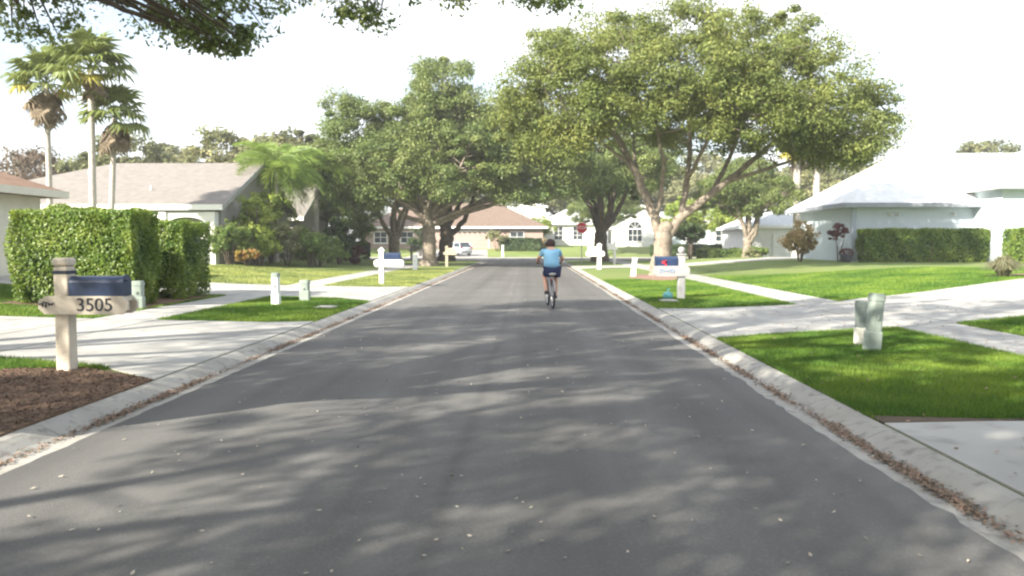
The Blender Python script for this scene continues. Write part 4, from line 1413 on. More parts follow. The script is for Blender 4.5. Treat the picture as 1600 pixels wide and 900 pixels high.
shrub("brownish shrub at the corner of the house with two windows", 1.6, 97.5, 2.2, 1.3, 1800, 0.2, M_TANSH, 77)
shrub("low pale shrub right of the small forked oak", 16.2, 58.8, 1.3, 0.7, 1500, 0.14, M_OLIVE, 78)

# planter below the topiary
pt = thing("planter", (16.75, 42.6, gz(16.75, 42.6)), "dark round planter of low plants beside the maroon topiary", "planter")
MB().lathe([(0.20, 0), (0.30, 0.10), (0.34, 0.34), (0.37, 0.36), (0.37, 0.42), (0.31, 0.42), (0.30, 0.34)], 18).build("pot", mat("dark_glaze", (0.06, 0.06, 0.08), 0.35, 0.2, 5), pt)
rng = np.random.default_rng(90)
P = rng.normal(0, 1, (500, 3))
P /= np.linalg.norm(P, axis=1)[:, None]
N = P.copy()
P = P * np.array([0.36, 0.36, 0.22]) + np.array([0, 0, 0.5])
link("foliage", quads("foliage", leaf_quads(rng, P, N, 0.1), rng.random(500)), M_REDSH, pt)

# fountain grass clump in the red bed
fg = thing("fountain_grass", (14.75, 25.15, gz(14.75, 25.15)), "greyish clump of fountain grass at the edge of the red mulch", "grass clump")
n = 1500
az = rng.uniform(0, 2 * math.pi, n)
ln = rng.uniform(0.55, 0.95, n)
out_ = rng.uniform(0.15, 0.95, n)
b0 = np.stack([np.cos(az) * 0.12 * rng.random(n), np.sin(az) * 0.12 * rng.random(n), np.zeros(n)], 1)
dr = np.stack([np.cos(az), np.sin(az), np.zeros(n)], 1)
sd_ = np.stack([-np.sin(az), np.cos(az), np.zeros(n)], 1) * 0.009
mid = b0 + dr * (ln * out_ * 0.45)[:, None] + np.array([0, 0, 1]) * (ln * (1 - out_ * 0.35) * 0.75)[:, None]
tip = b0 + dr * (ln * out_)[:, None] + np.array([0, 0, 1]) * (ln * (1 - out_ * 0.75) * 0.9)[:, None]
link("foliage", quads("foliage", np.concatenate([np.stack([b0 - sd_, b0 + sd_, mid + sd_, mid - sd_], 1), np.stack([mid - sd_, mid + sd_, tip, tip - sd_ * .2], 1)]), np.tile(rng.random(n), 2)), M_FOUNT, fg)


# ------------------------------------------------------------------ writing
def text_mesh(txt, size, depth=0.004, shear=0.0):
    cu = bpy.data.curves.new("lettering", 'FONT')
    cu.body = txt
    cu.size = size
    cu.extrude = depth
    cu.shear = shear
    cu.align_x = 'CENTER'
    cu.align_y = 'CENTER'
    o = bpy.data.objects.new("lettering", cu)
    COL.objects.link(o)
    dg = bpy.context.evaluated_depsgraph_get()
    me_ = bpy.data.meshes.new_from_object(o.evaluated_get(dg))
    bpy.data.objects.remove(o)
    bpy.data.curves.remove(cu)
    me_.materials.clear()
    return me_


def scribble(w, h, r, seed=1, turns=6):
    """Cursive name plate whose letters cannot be read: one running stroke."""
    rr = random.Random(seed)
    pts_ = []
    for i in range(turns * 8 + 1):
        t = i / (turns * 8)
        a = 2 * math.pi * t * turns
        pts_.append((-w / 2 + w * t + math.sin(a) * w / turns * .33, -r * .5, h * .5 * math.cos(a) * (0.55 + 0.45 * math.sin(t * 9 + seed)) + rr.uniform(-.004, .004)))
    return MB().tube(pts_, r, 4).mesh("script")


# ------------------------------------------------------------------ mailboxes
M_POST = mat("weathered_cream_post", (0.50, 0.44, 0.36), 0.75, scale=5, color2=(0.60, 0.54, 0.45), bump=0.3, bscale=25)
M_POSTW = mat("white_post", (0.74, 0.74, 0.71), 0.6, 0.05, 5.0, 0.15, 25)
M_POSTG = mat("pale_grey_post", (0.315, 0.315, 0.315), 0.7, 0.08, 5.0, 0.2, 25)
M_POSTB = mat("beige_post", (0.40, 0.36, 0.27), 0.75, 0.1, 5.0, 0.2, 25)
M_NAVY = mat("navy_metal", (0.018, 0.035, 0.085), 0.35, 0.15, 4.0, spec=0.5)
M_BAND = mat("dark_band", (0.03, 0.04, 0.06), 0.5, 0.1, 4.0)
M_INK = mat("dark_lettering", (0.03, 0.035, 0.05), 0.6, 0.05, 4.0)
M_FLAG = mat("red_flag", (0.55, 0.03, 0.05), 0.5, 0.08, 4.0)


def mailbox(x, y, label, post_m=M_POST, box_m=M_NAVY, side=1, htop=1.4, arm=(0.26, 0.84), board_z=(0.72, 0.97), number=None, script=False, flag=False, band=False, cap='flat', r=0.085, boxlen=0.66, boxh=0.25, rz=0.0):
    """Post with a cap, a cross-board whose ends are cut, and a round-topped metal box on the board. side=+1: the box reaches to +x."""
    root = thing("mailbox", (x, y, gz(x, y)), label, "mailbox", "mailboxes along the verges", rz)
    s = side
    p = MB()
    p.cbox(-r, r, -r, r, -0.2, htop - 0.10, 0.018)
    p.build("post", post_m, root)
    c = MB()
    if cap == 'flat':
        c.cbox(-r - 0.012, r + 0.012, -r - 0.012, r + 0.012, htop - 0.097, htop, 0.03)
    elif cap == 'ball':
        c.cbox(-r - 0.025, r + 0.025, -r - 0.025, r + 0.025, htop - 0.097, htop - 0.06, 0.012)
        c.lathe([(0.03, -0.06), (0.055, -0.045), (0.085, 0.0), (0.095, 0.05), (0.075, 0.10), (0.03, 0.125)], 14, (0, 0, htop))
    else:
        c.cbox(-r - 0.03, r + 0.03, -r - 0.03, r + 0.03, htop - 0.097, htop - 0.055, 0.012)
        c.add([(-r - .03, -r - .03, htop - .054), (r + .03, -r - .03, htop - .054), (r + .03, r + .03, htop - .054), (-r - .03, r + .03, htop - .054), (0, 0, htop + .06)], [(0, 3, 2, 1), (0, 1, 4), (1, 2, 4), (2, 3, 4), (3, 0, 4)])
    c.build("post_cap", post_m, root, smooth=(cap == 'ball'))
    if band:
        MB().cbox(-r - 0.006, r + 0.006, -r - 0.006, r + 0.006, htop - 0.19, htop - 0.145, 0.008).build("band", M_BAND, root)
    z0, z1 = board_z
    a, b = -arm[0], arm[1]
    k = 0.07
    poly = [(a * s, z0 + k), ((a + k) * s, z0), ((b - k) * s, z0), (b * s, z0 + k * .8), (b * s, z1 - k), ((b - k * .9) * s, z1), ((a + k * 1.2) * s, z1), (a * s, z1 - k * .8)]
    bo = MB()
    bo.prism(poly, 'y', -r - 0.045, -r - 0.004)
    bo.build("cross_board", post_m, root)
    bo = MB()
    bo.prism(poly, 'y', r + 0.004, r + 0.045)
    bo.build("cross_board", post_m, root)
    MB().box(min((r + .004) * s, (b - .05) * s), max((r + .004) * s, (b - .05) * s), -r - 0.003, r + 0.003, z1 - 0.06, z1 - 0.004).build("shelf", post_m, root)
    # the metal box: rounded top, door at the street end
    w = r + 0.015
    hh = boxh
    x0 = r + 0.02
    x1 = x0 + boxlen
    prof = [(-w, z1)] + [(-w * math.cos(math.pi * i / 10) if True else 0, z1 + hh - w * 0.75 + w * 0.75 * math.sin(math.pi * i / 10)) for i in range(11)] + [(w, z1)]
    bx = MB()
    bx.prism(prof, 'x', min(x0 * s, x1 * s), max(x0 * s, x1 * s))
    body = bx.build("letter_box", box_m, root)
    prof2 = [(q[0] * 1.07, z1 + 0.004 + (q[1] - z1) * 1.04) for q in prof]
    lo, hi = sorted(((x1 + 0.003) * s, (x1 + 0.03) * s))
    MB().prism(prof2, 'x', lo, hi).build("door", box_m, body)
    MB().cbox(*sorted(((x1 + 0.031) * s, (x1 + 0.05) * s)), -0.03, 0.03, z1 + hh * .72, z1 + hh * .8, 0.004).build("handle", box_m, body)
    if flag:
        fl = MB()
        fl.box(min(x0 * s + .3 * s, x0 * s + .34 * s), max(x0 * s + .3 * s, x0 * s + .34 * s), -w - 0.012, -w - 0.003, z1 + 0.0, z1 + 0.15)
        fl.box(min(x0 * s + .3 * s, x0 * s + .42 * s), max(x0 * s + .3 * s, x0 * s + .42 * s), -w - 0.012, -w - 0.003, z1 + 0.06, z1 + 0.13)
        fl.build("flag", M_FLAG, body)
    if number:
        link("house_number", text_mesh(number, 0.215, 0.003), M_INK, root, (s * (r + arm[1]) / 2 * 0.94, -r - 0.048, (z0 + z1) / 2 - 0.0), (R(90), 0, 0))
    if script:
        link("script", scribble(0.19, 0.07, 0.006, int(abs(x) * 10), 5), M_INK, root, (-s * (arm[0] + r * 0.2) / 2 - 0.02 * s, -r - 0.048, (z0 + z1) / 2 + 0.01))
    return root


mailbox(-5.42, 9.15, "cream mailbox post numbered 3505 with navy box, nearest on the left", M_POST, side=1, htop=1.33, arm=(0.24, 0.80), board_z=(0.68, 0.89), number="3505", script=True, band=True, boxlen=0.60, boxh=0.23)
mailbox(-5.42, 29.0, "white mailbox post with navy box at the second left driveway", M_POSTW, side=1, htop=1.30, arm=(0.26, 0.82), board_z=(0.64, 0.90), cap='point', script=False, boxlen=0.56)
mailbox(-5.35, 51.2, "dull beige mailbox post in front of the dark leaning oak", M_POSTB, side=1, htop=1.30, arm=(0.22, 0.62), board_z=(0.75, 0.95), box_m=M_POSTB, cap='point', boxlen=0.45)
mailbox(4.05, 21.4, "pale grey mailbox post with navy box and red flag, nearest on the right", M_POSTG, side=-1, htop=1.28, arm=(0.20, 0.74), board_z=(0.62, 0.90), flag=True, cap='ball', boxlen=0.56, r=0.095)
mailbox(4.0, 47.0 - 0.9, "all white mailbox post beyond the cyclist on the right", M_POSTW, side=-1, htop=1.46, arm=(0.30, 0.76), board_z=(0.75, 1.05), box_m=M_POSTW, cap='point', boxlen=0.5, r=0.12)
mailbox(5.9, 55.8, "white mailbox post half hidden behind the white right pedestal", M_POSTW, side=-1, htop=1.6, arm=(0.2, 0.5), board_z=(1.0, 1.2), box_m=M_POSTW, cap='point', boxlen=0.4)
mailbox(-10.2, 69.0 - 0.6, "small grey mailbox post left of the thick oak trunk", M_POSTG, side=1, htop=1.35, arm=(0.2, 0.5), board_z=(0.75, 0.95), box_m=M_POSTG, cap='point', boxlen=0.4)
# lettering that cannot be made out on the red flagged mailbox's board
for o in [q for q in scene.objects if q.get("label", "").startswith("pale grey mailbox post")]:
    link("script", scribble(0.42, 0.12, 0.009, 7, 6), mat("blue_lettering", (0.20, 0.28, 0.42), 0.6, 0.05, 4.0), o, (-0.40, -0.095 - 0.048, 0.76))

# ------------------------------------------------------------------ utility pedestals
M_PEDG = mat("pale_green_plastic", (0.265, 0.312, 0.277), 0.55, 0.07, 4.0, 0.1, 40)
M_PEDGD = mat("grey_green_plastic", (0.195, 0.230, 0.215), 0.55, 0.07, 4.0, 0.1, 40)
M_PEDW = mat("white_plastic", (0.78, 0.79, 0.78), 0.5, 0.04, 4.0)
M_PEDC = mat("pale_buff_plastic", (0.62, 0.62, 0.55), 0.6, 0.05, 4.0)


def pedestal(x, y, hgt, w, d, label, m, base_m=None, tilt=(0, 0), rz=0.0, baseh=0.28, capm=None):
    """Telephone pedestal: tapered lower skirt, upright housing, overhanging cap with a lip, latch on the front."""
    root = thing("utility_pedestal", (x, y, gz(x, y)), label, "utility pedestal", "utility pedestals on the verges", rz)
    root.rotation_euler = (tilt[0], tilt[1], rz)
    b = MB()
    b.cbox(-w * .52, w * .52, -d * .52, d * .52, -0.15, baseh, 0.02)
    b.build("skirt", base_m or m, root)
    b = MB()
    n = 20
    pr = []
    for i in range(n):
        a = 2 * math.pi * i / n
        ca, sa = math.cos(a), math.sin(a)
        pr.append((w * .5 * math.copysign(abs(ca) ** .55, ca), d * .5 * math.copysign(abs(sa) ** .55, sa)))
    b.prism(pr, 'z', baseh - 0.02, hgt - 0.10)
    b.build("housing", m, root)
    c = MB()
    for k, (s, z0, z1) in enumerate(((1.10, hgt - 0.099, hgt - 0.03), (1.0, hgt - 0.031, hgt))):
        c.prism([(q[0] * s, q[1] * s) for q in pr], 'z', z0, z1)
    c.build("cap", capm or m, root)
    MB().cbox(-0.02, 0.02, -d * .5 - 0.02, -d * .5 + 0.01, hgt * .55, hgt * .63, 0.005).build("latch", M_PEDGD, root)
    return root


pedestal(4.72, 11.05, 0.80, 0.185, 0.17, "taller pale green utility pedestal leaning on the right lawn", M_PEDG, tilt=(0, R(4.5)), rz=R(8))
pedestal(4.79, 11.6, 0.66, 0.15, 0.13, "shorter grey green pedestal with pale foot behind the leaning one", M_PEDGD, M_PEDC, rz=R(-5))
pedestal(-6.08, 18.9, 0.78, 0.18, 0.18, "white utility pedestal on the left grass island", M_PEDW, capm=M_PEDG)
pedestal(-5.78, 20.3, 0.55, 0.24, 0.18, "short pale green pedestal beside the white one on the left", M_PEDG)
pedestal(-6.3, 43.6, 0.86, 0.26, 0.2, "white utility pedestal in front of the thick left oak", M_PEDW)
pedestal(4.65, 36.0, 0.84, 0.22, 0.2, "white leaning utility pedestal left of the big oak's trunk", M_PEDW, tilt=(0, R(6)))
pedestal(-8.52, 17.1, 0.62, 0.24, 0.2, "pale green utility box at the foot of the nearest hedge", M_PEDG, rz=R(10))
pedestal(-3.0, 88.2, 1.3, 0.3, 0.3, "small grey post on the grass beyond the cross street", M_PEDC)
pedestal(-17.0, 41.0, 0.7, 0.35, 0.3, "pale grey box at the left end of the shrubbery", M_PEDC)

# flat concrete lids in the grass
for x, y, w, d, label in ((-4.75, 18.4, 0.45, 0.5, "small pale concrete meter lid on the left grass island"), (3.6, 20.6, 0.45, 0.6, "small pale concrete lid by the right kerb near the turquoise bag")):
    r_ = thing("meter_lid", (x, y, gz(x, y) + 0.012), label, "meter lid")
    MB().cbox(-w / 2, w / 2, -d / 2, d / 2, -0.05, 0.03, 0.008).build("frame", M_KERB, r_)
    MB().cbox(-w / 2 + .06, w / 2 - .06, -d / 2 + .06, d / 2 - .06, 0.0, 0.042, 0.006).build("cover", M_CONC, r_)

# turquoise bag by the mailbox
b_ = bmesh.new()
bmesh.ops.create_icosphere(b_, subdivisions=4, radius=1.0)
rr = np.random.default_rng(4)
ph = rr.uniform(0, 6.28, 8)
for v in b_.verts:
    x, y, z = v.co
    a = math.atan2(y, x)
    k = 1 + 0.07 * math.sin(5 * a + ph[0] + 2 * z) + 0.05 * math.sin(9 * a + ph[1] - 4 * z) + 0.05 * math.sin(7 * z + ph[2] + 3 * a)
    t = max(0.0, z - 0.35) / 0.65
    neck = 1 - 0.5 * t * t
    v.co = Vector((x * 0.17 * k * neck, y * 0.14 * k * neck, max(0.0, (z + 0.75) * 0.155)))
me = bpy.data.meshes.new("bag")
b_.to_mesh(me)
b_.free()
me.shade_smooth()
bag = thing("plastic_bag", (3.72, 21.5, gz(3.72, 21.5) + 0.01), "knotted turquoise plastic bag on the grass beside the red flagged mailbox", "bag")
M_BAG = mat("turquoise_plastic", (0.12, 0.36, 0.38), 0.35, 0.2, 9.0, 0.4, 18, spec=0.5)
link("sack", me, M_BAG, bag)
bag.scale = (0.78, 0.78, 0.78)
mb = MB()
for a in (0.4, 2.3, 4.1):
    mb.add([(0, 0, 0.27), (0.07 * math.cos(a), 0.07 * math.sin(a), 0.35), (0.05 * math.cos(a + .7), 0.05 * math.sin(a + .7), 0.37)], [(0, 1, 2)])
mb.tube([(0, 0, 0.25), (0, 0, 0.29)], [0.035, 0.02], 8)
mb.build("knot", M_BAG, bag)

# ------------------------------------------------------------------ stop sign
st = thing("stop_sign", (3.75, 58.0, gz(3.75, 58.0)), "red octagonal stop sign on a steel post by the right kerb", "sign")
MB().cbox(-0.03, 0.03, -0.03, 0.03, -0.3, 3.05, 0.006).build("post", mat("galvanised_steel", (0.38, 0.38, 0.37), 0.45, 0.1, 6.0, metal=0.6), st)


def octo(r):
    return [(r * math.cos(R(22.5 + 45 * i)), 2.62 + r * math.sin(R(22.5 + 45 * i))) for i in range(8)]


pl_ = MB().prism(octo(0.44), 'y', -0.052, -0.04).build("plate", mat("sign_white", (0.8, 0.8, 0.8), 0.4, 0.02, 3.0), st)
MB().prism(octo(0.40), 'y', -0.058, -0.0535).build("red_face", mat("sign_red", (0.50, 0.015, 0.03), 0.4, 0.06, 3.0), pl_)
link("lettering", text_mesh("STOP", 0.31, 0.002), MATS["sign_white"], pl_, (0, -0.063, 2.62), (R(90), 0, 0))

# ------------------------------------------------------------------ silver car
car = thing("car", (-8.3, 90.3, gz(-8.3, 90.3) + 0.02), "silver hatchback parked on the driveway at the street's end", "car", rz=R(38))
M_CAR = mat("silver_paint", (0.66, 0.69, 0.73), 0.3, 0.04, 2.0, metal=0.3, spec=0.5)
M_TYRE = mat("tyre_rubber", (0.02, 0.02, 0.02), 0.8, 0.2, 10.0)
M_RIM = mat("rim_metal", (0.45, 0.45, 0.46), 0.35, 0.05, 5.0, metal=0.7)
sec = []   # lofted body: stations along y (front +), half widths and heights
prof_y = [-2.05, -1.95, -1.5, -0.6, 0.3, 0.9, 1.6, 2.02, 2.1]
lowz = [0.42, 0.30, 0.24, 0.22, 0.22, 0.22, 0.24, 0.32, 0.42]
belt = [0.86, 0.98, 1.02, 1.02, 1.00, 0.96, 0.88, 0.74, 0.62]
hw = [0.70, 0.82, 0.87, 0.88, 0.88, 0.87, 0.84, 0.74, 0.62]
v, f = [], []
for y, a, b2, w in zip(prof_y, lowz, belt, hw):
    v += [(-w * .86, y, a), (-w, y, a + .16), (-w * 1.01, y, (a + b2) / 2), (-w * .95, y, b2 - .05), (-w * .86, y, b2), (w * .86, y, b2), (w * .95, y, b2 - .05), (w * 1.01, y, (a + b2) / 2), (w, y, a + .16), (w * .86, y, a)]
n = 10
for i in range(len(prof_y) - 1):
    for k in range(n):
        f.append((i * n + k, i * n + (k + 1) % n, (i + 1) * n + (k + 1) % n, (i + 1) * n + k))
f += [tuple(range(n))[::-1], tuple((len(prof_y) - 1) * n + k for k in range(n))]
MB().add(v, f).build("body", M_CAR, car, smooth=True)


def cabin(dx, z0, z1, ys, s=1.0):
    (a, b2, c, d) = ys
    return MB().add([(-.80 * s, a, z0), (.80 * s, a, z0), (.80 * s, d, z0), (-.80 * s, d, z0), (-.62 * s, b2, z1), (.62 * s, b2, z1), (.60 * s, c, z1), (-.60 * s, c, z1)],
                    [(0, 3, 2, 1), (4, 5, 6, 7), (0, 1, 5, 4), (1, 2, 6, 5), (2, 3, 7, 6), (3, 0, 4, 7)])


cabin(0, 0.99, 1.46, (-1.95, -1.52, 0.1, 0.98)).build("cabin_glass", M_GLASS, car)
rf = MB()
rf.cbox(-.64, .64, -1.6, 0.16, 1.445, 1.52, 0.03)
for sx in (-1, 1):
    for (y0, y1) in ((-1.95, -1.55), (-0.55, -0.5), (0.98, 0.1)):
        rf.tube([(sx * .815, y0, 1.0), (sx * .63, y1, 1.46)], 0.045, 6)
rf.build("roof", M_CAR, car)
for sx in (-1, 1):
    for yy in (-1.3, 1.35):
        t = MB()
        t.torus((sx * .80, yy, .33), 'x', .25, .085)
        t = t.build("wheel", M_TYRE, car, smooth=True)
        MB().tube([(sx * .76, yy, .33), (sx * .86, yy, .33)], [.20, .19], 14).build("rim", M_RIM, t)
    MB().cbox(sx * .66 - .12, sx * .66 + .12, -2.06, -1.93, 0.82, 0.98, 0.02).build("tail_lamp", mat("tail_red", (0.4, 0.02, 0.02), 0.25, 0.05, 3.0), car)
    MB().cbox(sx * .60 - .15, sx * .60 + .15, 1.96, 2.09, 0.60, 0.72, 0.02).build("headlight", M_TRIM, car)
    MB().cbox(sx * .90 - .07, sx * .90 + .07, 0.62, 0.74, 1.0, 1.12, 0.02).build("wing_mirror", M_CAR, car)
MB().cbox(-.26, .26, -2.09, -2.07, 0.62, 0.74, 0.004).build("number_plate", M_TRIM, car)
MB().cbox(-.72, .72, -2.12, -2.0, 0.36, 0.52, 0.03).build("bumper", mat("bumper_grey", (0.25, 0.26, 0.28), 0.5, 0.05, 3.0), car)

# ------------------------------------------------------------------ bicycle
BKX, BKY = 0.56, 19.4
BRZ = R(5.5)
bk = thing("bicycle", (BKX, BKY, 0.006), "silver grey bicycle ridden away along the middle of the road", "bicycle", rz=BRZ)
M_FRAME = mat("bike_frame_grey", (0.30, 0.31, 0.33), 0.35, 0.05, 5.0, metal=0.5)
M_SADDLE = mat("pale_saddle", (0.42, 0.42, 0.40), 0.6, 0.08, 5.0)
M_BLACK = mat("black_plastic", (0.02, 0.02, 0.022), 0.5, 0.1, 5.0)
RW = 0.335
for yy in (0.0, 1.06):
    t = MB()
    t.torus((0, yy, RW), 'x', RW - 0.026, 0.026, 36, 8)
    t = t.build("wheel", M_TYRE, bk, smooth=True)
    q = MB()
    q.torus((0, yy, RW), 'x', RW - 0.058, 0.014, 36, 6)
    q.tube([(-0.035, yy, RW), (0.035, yy, RW)], 0.022, 8)
    for i in range(14):
        a = 2 * math.pi * i / 14
        q.tube([(0.025 * (-1) ** i, yy, RW), (0, yy + math.cos(a) * (RW - .06), RW + math.sin(a) * (RW - .06))], 0.0022, 3)
    q.build("rim", M_RIM, t)
BB, ST, HT, HB = (0, .44, .29), (0, .26, .72), (0, .86, .86), (0, .90, .70)
fr = MB()
fr.tube([BB, ST], 0.018, 8)
fr.tube([BB, HB], 0.021, 8)
fr.tube([(0, .29, .66), HT], 0.018, 8)
fr.tube([HB, HT], 0.022, 8)
for sx in (-1, 1):
    fr.tube([(sx * .045, 0, RW), (sx * .02, .40, .29)], 0.010, 6)
    fr.tube([(sx * .045, 0, RW), (sx * .02, .28, .66)], 0.009, 6)
    fr.tube([(sx * .05, 1.06, RW), (sx * .05, .93, .68), (0, .90, .70)], 0.012, 6)
fr.build("frame", M_FRAME, bk, smooth=True)
sp = MB().tube([ST, (0, .235, .80)], 0.013, 8).build("seat_post", M_RIM, bk)
b_ = bmesh.new()
bmesh.ops.create_uvsphere(b_, u_segments=18, v_segments=10, radius=1.0)
for v in b_.verts:
    x, y, z = v.co
    w = 0.155 if y < 0 else 0.155 * (1 - 0.70 * y)
    v.co = Vector((x * w, 0.20 + y * 0.16, 0.845 + z * (0.045 if z > 0 else 0.06)))
me = bpy.data.meshes.new("saddle")
b_.to_mesh(me)
b_.free()
me.shade_smooth()
link("saddle", me, M_SADDLE, bk)
hb = MB()
hb.tube([HT, (0, .84, 1.02), (0, .90, 1.07)], 0.016, 8)
hb.tube([(-.33, .80, 1.10), (-.16, .88, 1.09), (0, .90, 1.07), (.16, .88, 1.09), (.33, .80, 1.10)], 0.013, 8)
hb = hb.build("handlebar", M_FRAME, bk, smooth=True)
for sx in (-1, 1):
    MB().tube([(sx * .33, .80, 1.10), (sx * .23, .845, 1.096)], 0.019, 8).build("grip", M_BLACK, hb)
CA = R(22)
cr = MB()
cr.tube([(.055, .44, .29), (-.055, .44, .29)], 0.016, 8)
cr.tube([(.06, .44, .29), (.075, .44 + .165 * math.cos(CA), .29 - .165 * math.sin(CA))], 0.011, 6)
cr.tube([(-.06, .44, .29), (-.075, .44 - .165 * math.cos(CA), .29 + .165 * math.sin(CA))], 0.011, 6)
cr.torus((.05, .44, .29), 'x', .085, .006, 24, 4)
cr.build("crank", M_RIM, bk)
PR = (.13, .44 + .165 * math.cos(CA), .29 - .165 * math.sin(CA))
PL = (-.13, .44 - .165 * math.cos(CA), .29 + .165 * math.sin(CA))
for q in (PR, PL):
    MB().cbox(q[0] - .05, q[0] + .05, q[1] - .045, q[1] + .045, q[2] - .012, q[2] + .012, 0.004).build("pedal", M_BLACK, bk)
MB().cbox(-.035, .035, .14, .16, .66, .72, 0.008).build("reflector", mat("reflector_red", (0.55, 0.06, 0.06), 0.25, 0.05, 3.0), bk)
fd = MB()
fd.tube([(0, math.cos(a) * .375, RW + math.sin(a) * .375) for a in np.linspace(R(40), R(165), 12)], 0.018, 6)
fd.build("mudguard", M_FRAME, bk)

# ------------------------------------------------------------------ cyclist
M_SKIN = mat("skin", (0.52, 0.31, 0.23), 0.55, 0.06, 5.0)
M_SHIRT = mat("light_blue_shirt", (0.20, 0.40, 0.56), 0.85, 0.06, 6.0, 0.4, 14)
M_SHORTS = mat("navy_shorts", (0.020, 0.028, 0.075), 0.85, 0.1, 6.0, 0.3, 18)
M_HAIR = mat("dark_brown_hair", (0.045, 0.025, 0.022), 0.6, 0.3, 30.0, 0.8, 60)
M_SHOE = mat("dark_shoe", (0.025, 0.025, 0.03), 0.6, 0.1, 6.0)
per = thing("person", (BKX, BKY, 0.006), "cyclist in light blue shirt and navy shorts seen from behind", "person", rz=BRZ)


def skin(name, pts_, edges, rad, m, root_i=0, sub=2, parent=per):
    """Grow one continuous surface over a skeleton of joints."""
    me_ = bpy.data.meshes.new(name)
    me_.from_pydata(pts_, edges, [])
    o = bpy.data.objects.new(name, me_)
    COL.objects.link(o)
    md = o.modifiers.new("skin", 'SKIN')
    md.use_smooth_shade = True
    for i, r in enumerate(rad):
        sv = me_.skin_vertices[0].data[i]
        sv.radius = (r, r) if not hasattr(r, '__len__') else r
        sv.use_root = (i == root_i)
    sb = o.modifiers.new("subdivision", 'SUBSURF')
    sb.levels = sb.render_levels = sub
    dg = bpy.context.evaluated_depsgraph_get()
    me2 = bpy.data.meshes.new_from_object(o.evaluated_get(dg))
    me2.name = name
    bpy.data.objects.remove(o)
    bpy.data.meshes.remove(me_)
    me2.materials.clear()
    me2.shade_smooth()
    return link(name, me2, m, parent)


FR_ = (PR[0], PR[1] - .05, PR[2] + .07)
FL_ = (PL[0], PL[1] - .05, PL[2] + .07)
J = [(0, .20, .95), (0, .27, 1.10), (0, .36, 1.28), (0, .42, 1.40), (0, .46, 1.47), (0, .50, 1.56), (0, .515, 1.64),          # 0 pelvis .. 6 crown of head
     (-.18, .43, 1.385), (-.315, .50, 1.20), (-.30, .72, 1.125), (-.29, .80, 1.135),                                             # 7-10 left arm
     (.18, .43, 1.385), (.315, .50, 1.20), (.30, .72, 1.125), (.29, .80, 1.135),                                                  # 11-14 right arm
     (-.10, .22, .92), (-.145, .56, .80), (-.135, .33, .52), (FL_[0], FL_[1], FL_[2] + .02), (FL_[0], FL_[1] + .14, FL_[2] - .035),   # 15-19 left leg
     (.10, .22, .92), (.14, .60, .72), (.135, .56, .42), (FR_[0], FR_[1], FR_[2] + .02), (FR_[0], FR_[1] + .14, FR_[2] - .035)]       # 20-24 right leg
E = [(0, 1), (1, 2), (2, 3), (3, 4), (4, 5), (5, 6), (3, 7), (7, 8), (8, 9), (9, 10), (3, 11), (11, 12), (12, 13), (13, 14),
     (0, 15), (15, 16), (16, 17), (17, 18), (18, 19), (0, 20), (20, 21), (21, 22), (22, 23), (23, 24)]
RD = [(.165, .14), (.145, .11), (.165, .12), (.13, .10), .062, .105, .075,
      .062, .046, .034, .034, .062, .046, .034, .034,
      .095, .062, .058, .040, .036, .095, .062, .058, .040, .036]
body = skin("body", J, E, RD, M_SKIN, 0, 2)
# shirt with short sleeves, following the torso
TS = [(0, .19, .93), (0, .26, 1.10), (0, .36, 1.28), (0, .415, 1.39), (0, .445, 1.44), (-.185, .43, 1.385), (-.275, .475, 1.265), (.185, .43, 1.385), (.275, .475, 1.265)]
skin("shirt", TS, [(0, 1), (1, 2), (2, 3), (3, 4), (3, 5), (5, 6), (3, 7), (7, 8)], [(.225, .185), (.205, .155), (.215, .155), (.165, .125), .085, .085, .075, .085, .075], M_SHIRT, 0, 2)
SH = [(0, .20, .915), (-.105, .23, .90), (-.135, .46, .835), (.105, .23, .90), (.135, .48, .79)]
skin("shorts", SH, [(0, 1), (1, 2), (0, 3), (3, 4)], [(.19, .135), .125, .088, .125, .088], M_SHORTS, 0, 2)
for q in (FL_, FR_):
    skin("shoe", [(q[0], q[1] - .07, q[2] - .035), (q[0], q[1] + .04, q[2] - .038), (q[0], q[1] + .17, q[2] - .047)], [(0, 1), (1, 2)], [(.045, .052), (.05, .042), (.042, .030)], M_SHOE, 0, 2)
# head details: ears, nose, brow
hd = MB()
for sx in (-1, 1):
    hd.tube([(sx * .083, .505, 1.575), (sx * .10, .495, 1.56), (sx * .096, .50, 1.53)], [0.012, 0.020, 0.010], 8)
hd.tube([(0, .605, 1.585), (0, .63, 1.55), (0, .607, 1.54)], [0.010, 0.018, 0.012], 8)
hd.build("ear_and_nose", M_SKIN, body, smooth=True)
ey = MB()
for sx in (-1, 1):
    ey.lathe([(0.004, -.010), (0.011, 0), (0.004, .010)], 8, (sx * .035, .600, 1.578))
ey.build("eye", M_INK, body)
MB().tube([(-.026, .603, 1.513), (0, .610, 1.511), (.026, .603, 1.513)], [0.004, 0.007, 0.004], 6).build("mouth", mat("lips", (0.42, 0.18, 0.15), 0.5, 0.05, 5.0), body)
# hair: short, covering the back of the head
b_ = bmesh.new()
bmesh.ops.create_uvsphere(b_, u_segments=28, v_segments=18, radius=1.0)
rr = random.Random(6)
for v in b_.verts:
    x, y, z = v.co
    k = 1 + 0.05 * math.sin(11 * math.atan2(y, x) + 5 * z) + 0.03 * math.sin(17 * z + 3 * x)
    zz = z
    if y > 0.35:
        zz = max(z, 0.25)
    else:
        zz = max(z, -0.85)
    v.co = Vector((x * .118 * k, .495 + min(y, 0.8) * .122 * k, 1.585 + zz * .118 * k))
me = bpy.data.meshes.new("hair")
b_.to_mesh(me)
b_.free()
me.shade_smooth()
link("hair", me, M_HAIR, per)
